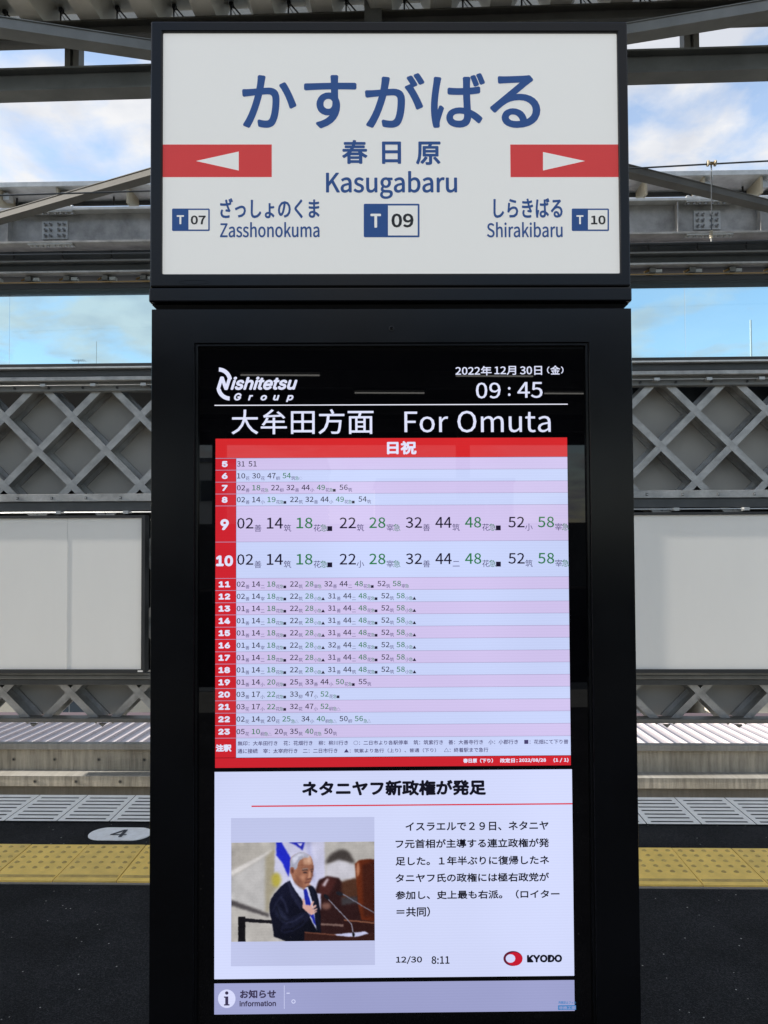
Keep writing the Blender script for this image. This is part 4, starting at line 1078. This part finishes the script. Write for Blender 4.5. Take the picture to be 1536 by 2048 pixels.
# hand on the chest : palm, four fingers, thumb
sk = (206, 160, 150)
paint([(790, 640), (830, 632), (868, 650), (884, 690), (868, 725), (840, 700), (800, 676)], sk, 1, 1)
for a, b_, w2 in (((800, 660), (796, 586), 11), ((858, 650), (882, 606), 10), ((868, 668), (902, 640), 9.5), ((872, 690), (910, 668), 9), ((862, 712), (908, 690), 8)):
    d_ = np.array(b_, float) - np.array(a, float); d_ /= np.linalg.norm(d_); nn = np.array((-d_[1], d_[0])) * w2
    paint([tuple(np.array(a) + nn), tuple(np.array(b_) + nn * .7), tuple(np.array(b_) + d_ * 7), tuple(np.array(b_) - nn * .7), tuple(np.array(a) - nn)], (214, 170, 160), 1)
paint([(868, 660), (886, 672), (874, 676)], (150, 104, 96), 1, a=.6)
# lectern, papers, microphones
paint([(805, 860), (1230, 905), (1405, 870), (1405, 942), (805, 938)], (52, 26, 22), 1)
paint([(805, 860), (1230, 900), (1230, 908), (805, 868)], (128, 80, 62), 1)
paint([(1140, 760), (1405, 790), (1405, 870), (1230, 900), (1140, 860)], (44, 20, 18), 1); paint([(1140, 758), (1405, 788), (1405, 798), (1140, 768)], (140, 92, 70), 1)
paint([(1060, 885), (1320, 862), (1355, 880), (1240, 908), (1080, 896)], (196, 200, 234), 1)
def stroke(p, w2, c):
    for a, b_ in zip(p[:-1], p[1:]):
        a, b_ = np.array(a, float), np.array(b_, float); d_ = (b_ - a) / np.linalg.norm(b_ - a); nn = np.array((-d_[1], d_[0])) * w2
        paint([tuple(a + nn), tuple(b_ + nn), tuple(b_ - nn), tuple(a - nn)], c)
stroke([(1010, 590), (1170, 760), (1205, 800), (1222, 880)], 4, (140, 142, 160)); stroke([(1130, 545), (1405, 708)], 4, (120, 122, 140))
paint(oval(992, 568, 16, 30, rot=-.7), (22, 22, 30), 1); paint(oval(1105, 540, 16, 32, rot=-1.2), (30, 30, 38), 1); paint(oval(1222, 888, 11, 20), (14, 14, 18), 1)
wx_ = (blur(rng.random(XX.shape), 5) - .5) * 20; wy_ = (blur(rng.random(XX.shape), 5) - .5) * 20
ii = np.clip(np.arange(PH * SS)[:, None] + wy_, 0, PH * SS - 1).astype(int); jj = np.clip(np.arange(PW * SS)[None, :] + wx_, 0, PW * SS - 1).astype(int)
img = img[ii, jj]
img = np.stack([blur(img[..., c_], 1) for c_ in range(3)], -1)
lum = (blur(rng.random(XX.shape), 12)[..., None] - .5) * 2.2
img = img * (1 + lum) 
img += tex * .4 + (blur(rng.random(XX.shape), 3)[..., None] - .5) * 40 + (rng.random(XX.shape)[..., None] - .5) * 14
img = np.clip(img, 0, 255).reshape(PH, SS, PW, SS, 3).mean((1, 3)) / 255.0
lin = np.where(img <= .04045, img / 12.92, ((img + .055) / 1.055) ** 2.4)
pl_, pt_ = K(462.8, 1685.5, lay(3)); pr2, pb_ = K(749.5, 1881.0, lay(3))
xs_ = np.linspace(pl_, pr2, PW + 1); zs_ = np.linspace(pt_, pb_, PH + 1)
gx, gz = np.meshgrid(xs_, zs_)
co = np.stack([gx, np.full_like(gx, lay(3)), gz], -1).reshape(-1, 3)
idx = np.arange((PW + 1) * (PH + 1)).reshape(PH + 1, PW + 1)
fc = np.stack([idx[1:, :-1], idx[1:, 1:], idx[:-1, 1:], idx[:-1, :-1]], -1).reshape(-1, 4)
me = bpy.data.meshes.new('press_photo'); me.from_pydata(co.tolist(), [], fc.tolist())
ca = me.color_attributes.new('picture', 'FLOAT_COLOR', 'CORNER')
buf = np.ones((PH * PW, 4, 4)); buf[..., :3] = lin.reshape(-1, 1, 3); ca.data.foreach_set('color', buf.ravel())
m = emis('picture_print', (255, 255, 255)); at = m.node_tree.nodes.new('ShaderNodeAttribute'); at.attribute_name = 'picture'
m.node_tree.links.new(at.outputs['Color'], m.node_tree.nodes['Principled BSDF'].inputs['Emission Color'])
me.materials.append(m); po = bpy.data.objects.new('press_photo', me); COL.objects.link(po); po.parent = screen
mb = MB(); l_, t_ = K(462, 1636, lay(2)); r_, b_ = K(750, 1930, lay(2))
mb.poly([(l_, lay(2), b_), (r_, lay(2), b_), (r_, lay(2), t_), (l_, lay(2), t_)], [(0, 1, 2, 3)], 'panel_pale'); mb.build('photo_backing', screen, fix=False)

# ------------------------------------------------------------------ station name sign on top of the kiosk
sign = empty('station_name_sign', kiosk.matrix_world @ Vector((0, 0, zt)), KROT)
tag(sign, 'white station name sign with blue lettering and red arrow bands on top of the kiosk', 'sign')
bpy.context.view_layer.update()
class SMB(MB):
    def build(s, name, parent=None, **k):      # geometry is given in kiosk coordinates; the sign's origin sits at its base
        s.v = [(a, b_, c - zt) for a, b_, c in s.v]
        return MB.build(s, name, sign, **k)
sxl = (K(299.5, 42)[0] + K(301, 573)[0]) / 2; sxr = (K(1255.5, 43)[0] + K(1261, 573)[0]) / 2
sz1, sz0 = K(780, 42.5)[1], K(780, 573.5)[1]
fl, frr = (K(323, 63)[0] + K(325, 548)[0]) / 2, (K(1236.5, 63)[0] + K(1240, 546)[0]) / 2
ft, fbm = K(780, 63.5)[1], K(780, 546.5)[1]
pk = pocket(sxl, sxr, 0, .20, sz0, sz1, fl, frr, fbm, ft, .008, 'kiosk_black', 'kiosk_inner'); q = SMB(); q.__dict__.update(pk.__dict__); q.build('sign_box', bevel=.003)
SY = 0.005; DZ = .0004
q = SMB(); q.box(fl + .0003, frr - .0003, .005, .0079, fbm + .0003, ft - .0003, 'sign_white'); q.build('sign_face')
zn1, zn0 = K(780, 575.5)[1], K(780, 604)[1]
q = SMB(); q.box(sxl - .001, sxr + .001, -.003, .20, zn0, zn1, 'kiosk_black'); q.build('sign_base_rail', bevel=.003)
q = SMB(); e_ = .012
q.poly([(sxl + e_, .018, zt + .001), (sxr - e_, .018, zt + .001), (sxr - e_, .18, zt + .001), (sxl + e_, .18, zt + .001), (sxl + .001, .012, zn0 - .001), (sxr - .001, .012, zn0 - .001), (sxr - .001, .19, zn0 - .001), (sxl + .001, .19, zn0 - .001)],
       [(0, 3, 2, 1), (4, 5, 6, 7), (0, 1, 5, 4), (1, 2, 6, 5), (2, 3, 7, 6), (3, 0, 4, 7)], 'kiosk_inner'); q.build('tapered_neck')
def band(x0, x1, tri):
    q = SMB(); l_, t_ = K(x0, 289, lay(1)); r_, b_ = K(x1, 354, lay(1))
    l_ = max(l_, fl + .0004); r_ = min(r_, frr - .0004)
    q.poly([(l_, lay(1), b_), (r_, lay(1), b_), (r_, lay(1), t_), (l_, lay(1), t_)], [(0, 1, 2, 3)], 'sign_red')
    pts = [K(a, b2, lay(2)) for a, b2 in tri]
    q.poly([(a, lay(2), c) for a, c in pts], [(0, 1, 2)], 'sign_white'); q.build('arrow_band', fix=False)
band(323, 543.5, ((392, 322), (477.5, 341), (477.5, 303)))
band(1020.5, 1238, ((1086, 304), (1086, 341), (1170, 322)))
q = SMB(); B = 'sign_blue'
for ch, bx in (('か', (484, 150, 593, 256)), ('す', (608, 150, 713, 257)), ('が', (730, 146, 849, 256)), ('ば', (862, 146, 970, 256)), ('る', (980, 150, 1080, 256))): put(q, ch, bx, 1, B, 'cjk', 2.6, res=6)
q.build('station_name_lettering', fix=False)
q = SMB()
for ch, bx in (('春', (684, 280, 735, 328)), ('日', (764, 283, 802, 328)), ('原', (832, 283, 881, 330))): put(q, ch, bx, 1, B, 'cjk', 1.3)
q.build('kanji_lettering', fix=False)['kind'] = 'stuff'
q = SMB(); put(q, 'Kasugabaru', (652, 342, 914, 398), 1, B, 'cjk', .9, res=6); q.build('latin_lettering', fix=False)
q = SMB(); put(q, 'ざっしょのくま', (440, 396, 639, 437), 1, B, 'cjk', .9); put(q, 'Zasshonokuma', (440, 444, 639, 475), 1, B, 'cjk', .5, res=5); q.build('previous_station_lettering', fix=False)
q = SMB(); put(q, 'しらきばる', (987, 396, 1125, 436), 1, B, 'cjk', .9); put(q, 'Shirakibaru', (974, 444, 1125, 475), 1, B, 'cjk', .5, res=5); q.build('next_station_lettering', fix=False)
def rquad(q, x0, y0, x1, y1, n_, m, r_=2.0):
    pts = []
    for cx_, cy_, a0 in ((x1 - r_, y0 + r_, 0), (x0 + r_, y0 + r_, 90), (x0 + r_, y1 - r_, 180), (x1 - r_, y1 - r_, 270)):
        for k in range(5): a = R(a0 + 22.5 * k); pts.append((cx_ + r_ * math.cos(a), cy_ - r_ * math.sin(a)))
    pp = [K(a, b_, lay(n_)) for a, b_ in pts]; q.poly([(a, lay(n_), b_) for a, b_ in pp], [tuple(range(len(pp) - 1, -1, -1))], m)
def badge(x0, y0, x1, y1, xm, num, th, nb, tb_, bd):
    q = SMB(); rquad(q, x0, y0, x1, y1, 1, B, 2.5); rquad(q, xm, y0 + th, x1 - th, y1 - th, 2, 'sign_white', .3)
    put(q, 'T', tb_, 2, 'sign_white', 'cjk', bd)
    put(q, num, nb, 3, 'sign_black', 'cjk', bd)
    q.build('station_number_badge', fix=False)
badge(344, 417, 419.5, 462, 377, '07', 3, (381.5, 431, 411.5, 449), (353.5, 430.5, 368, 448.5), .7)
badge(727.5, 407.5, 839, 474.5, 776, '09', 3.6, (783, 427, 827, 455), (741, 427.5, 762, 455.5), 1.1)
badge(1143.5, 417, 1218, 462, 1176, '10', 3, (1182, 431, 1211, 449), (1153, 430.5, 1167, 448.5), .7)
q = SMB()
ce = K(388, 564)
n_ = 28; pts = []
for rx, rz in ((.030, .0045), (.0275, .003)):
    pts += [(ce[0] + rx * math.cos(2 * math.pi * k / n_), -.0008, ce[1] + rz * math.sin(2 * math.pi * k / n_)) for k in range(n_)]
q.poly(pts, [(k, (k + 1) % n_, n_ + (k + 1) % n_, n_ + k) for k in range(n_)], 'kiosk_black'); q.build('maker_plate', fix=False)

bpy.data.objects.remove(tob); bpy.data.scenes.remove(TS)
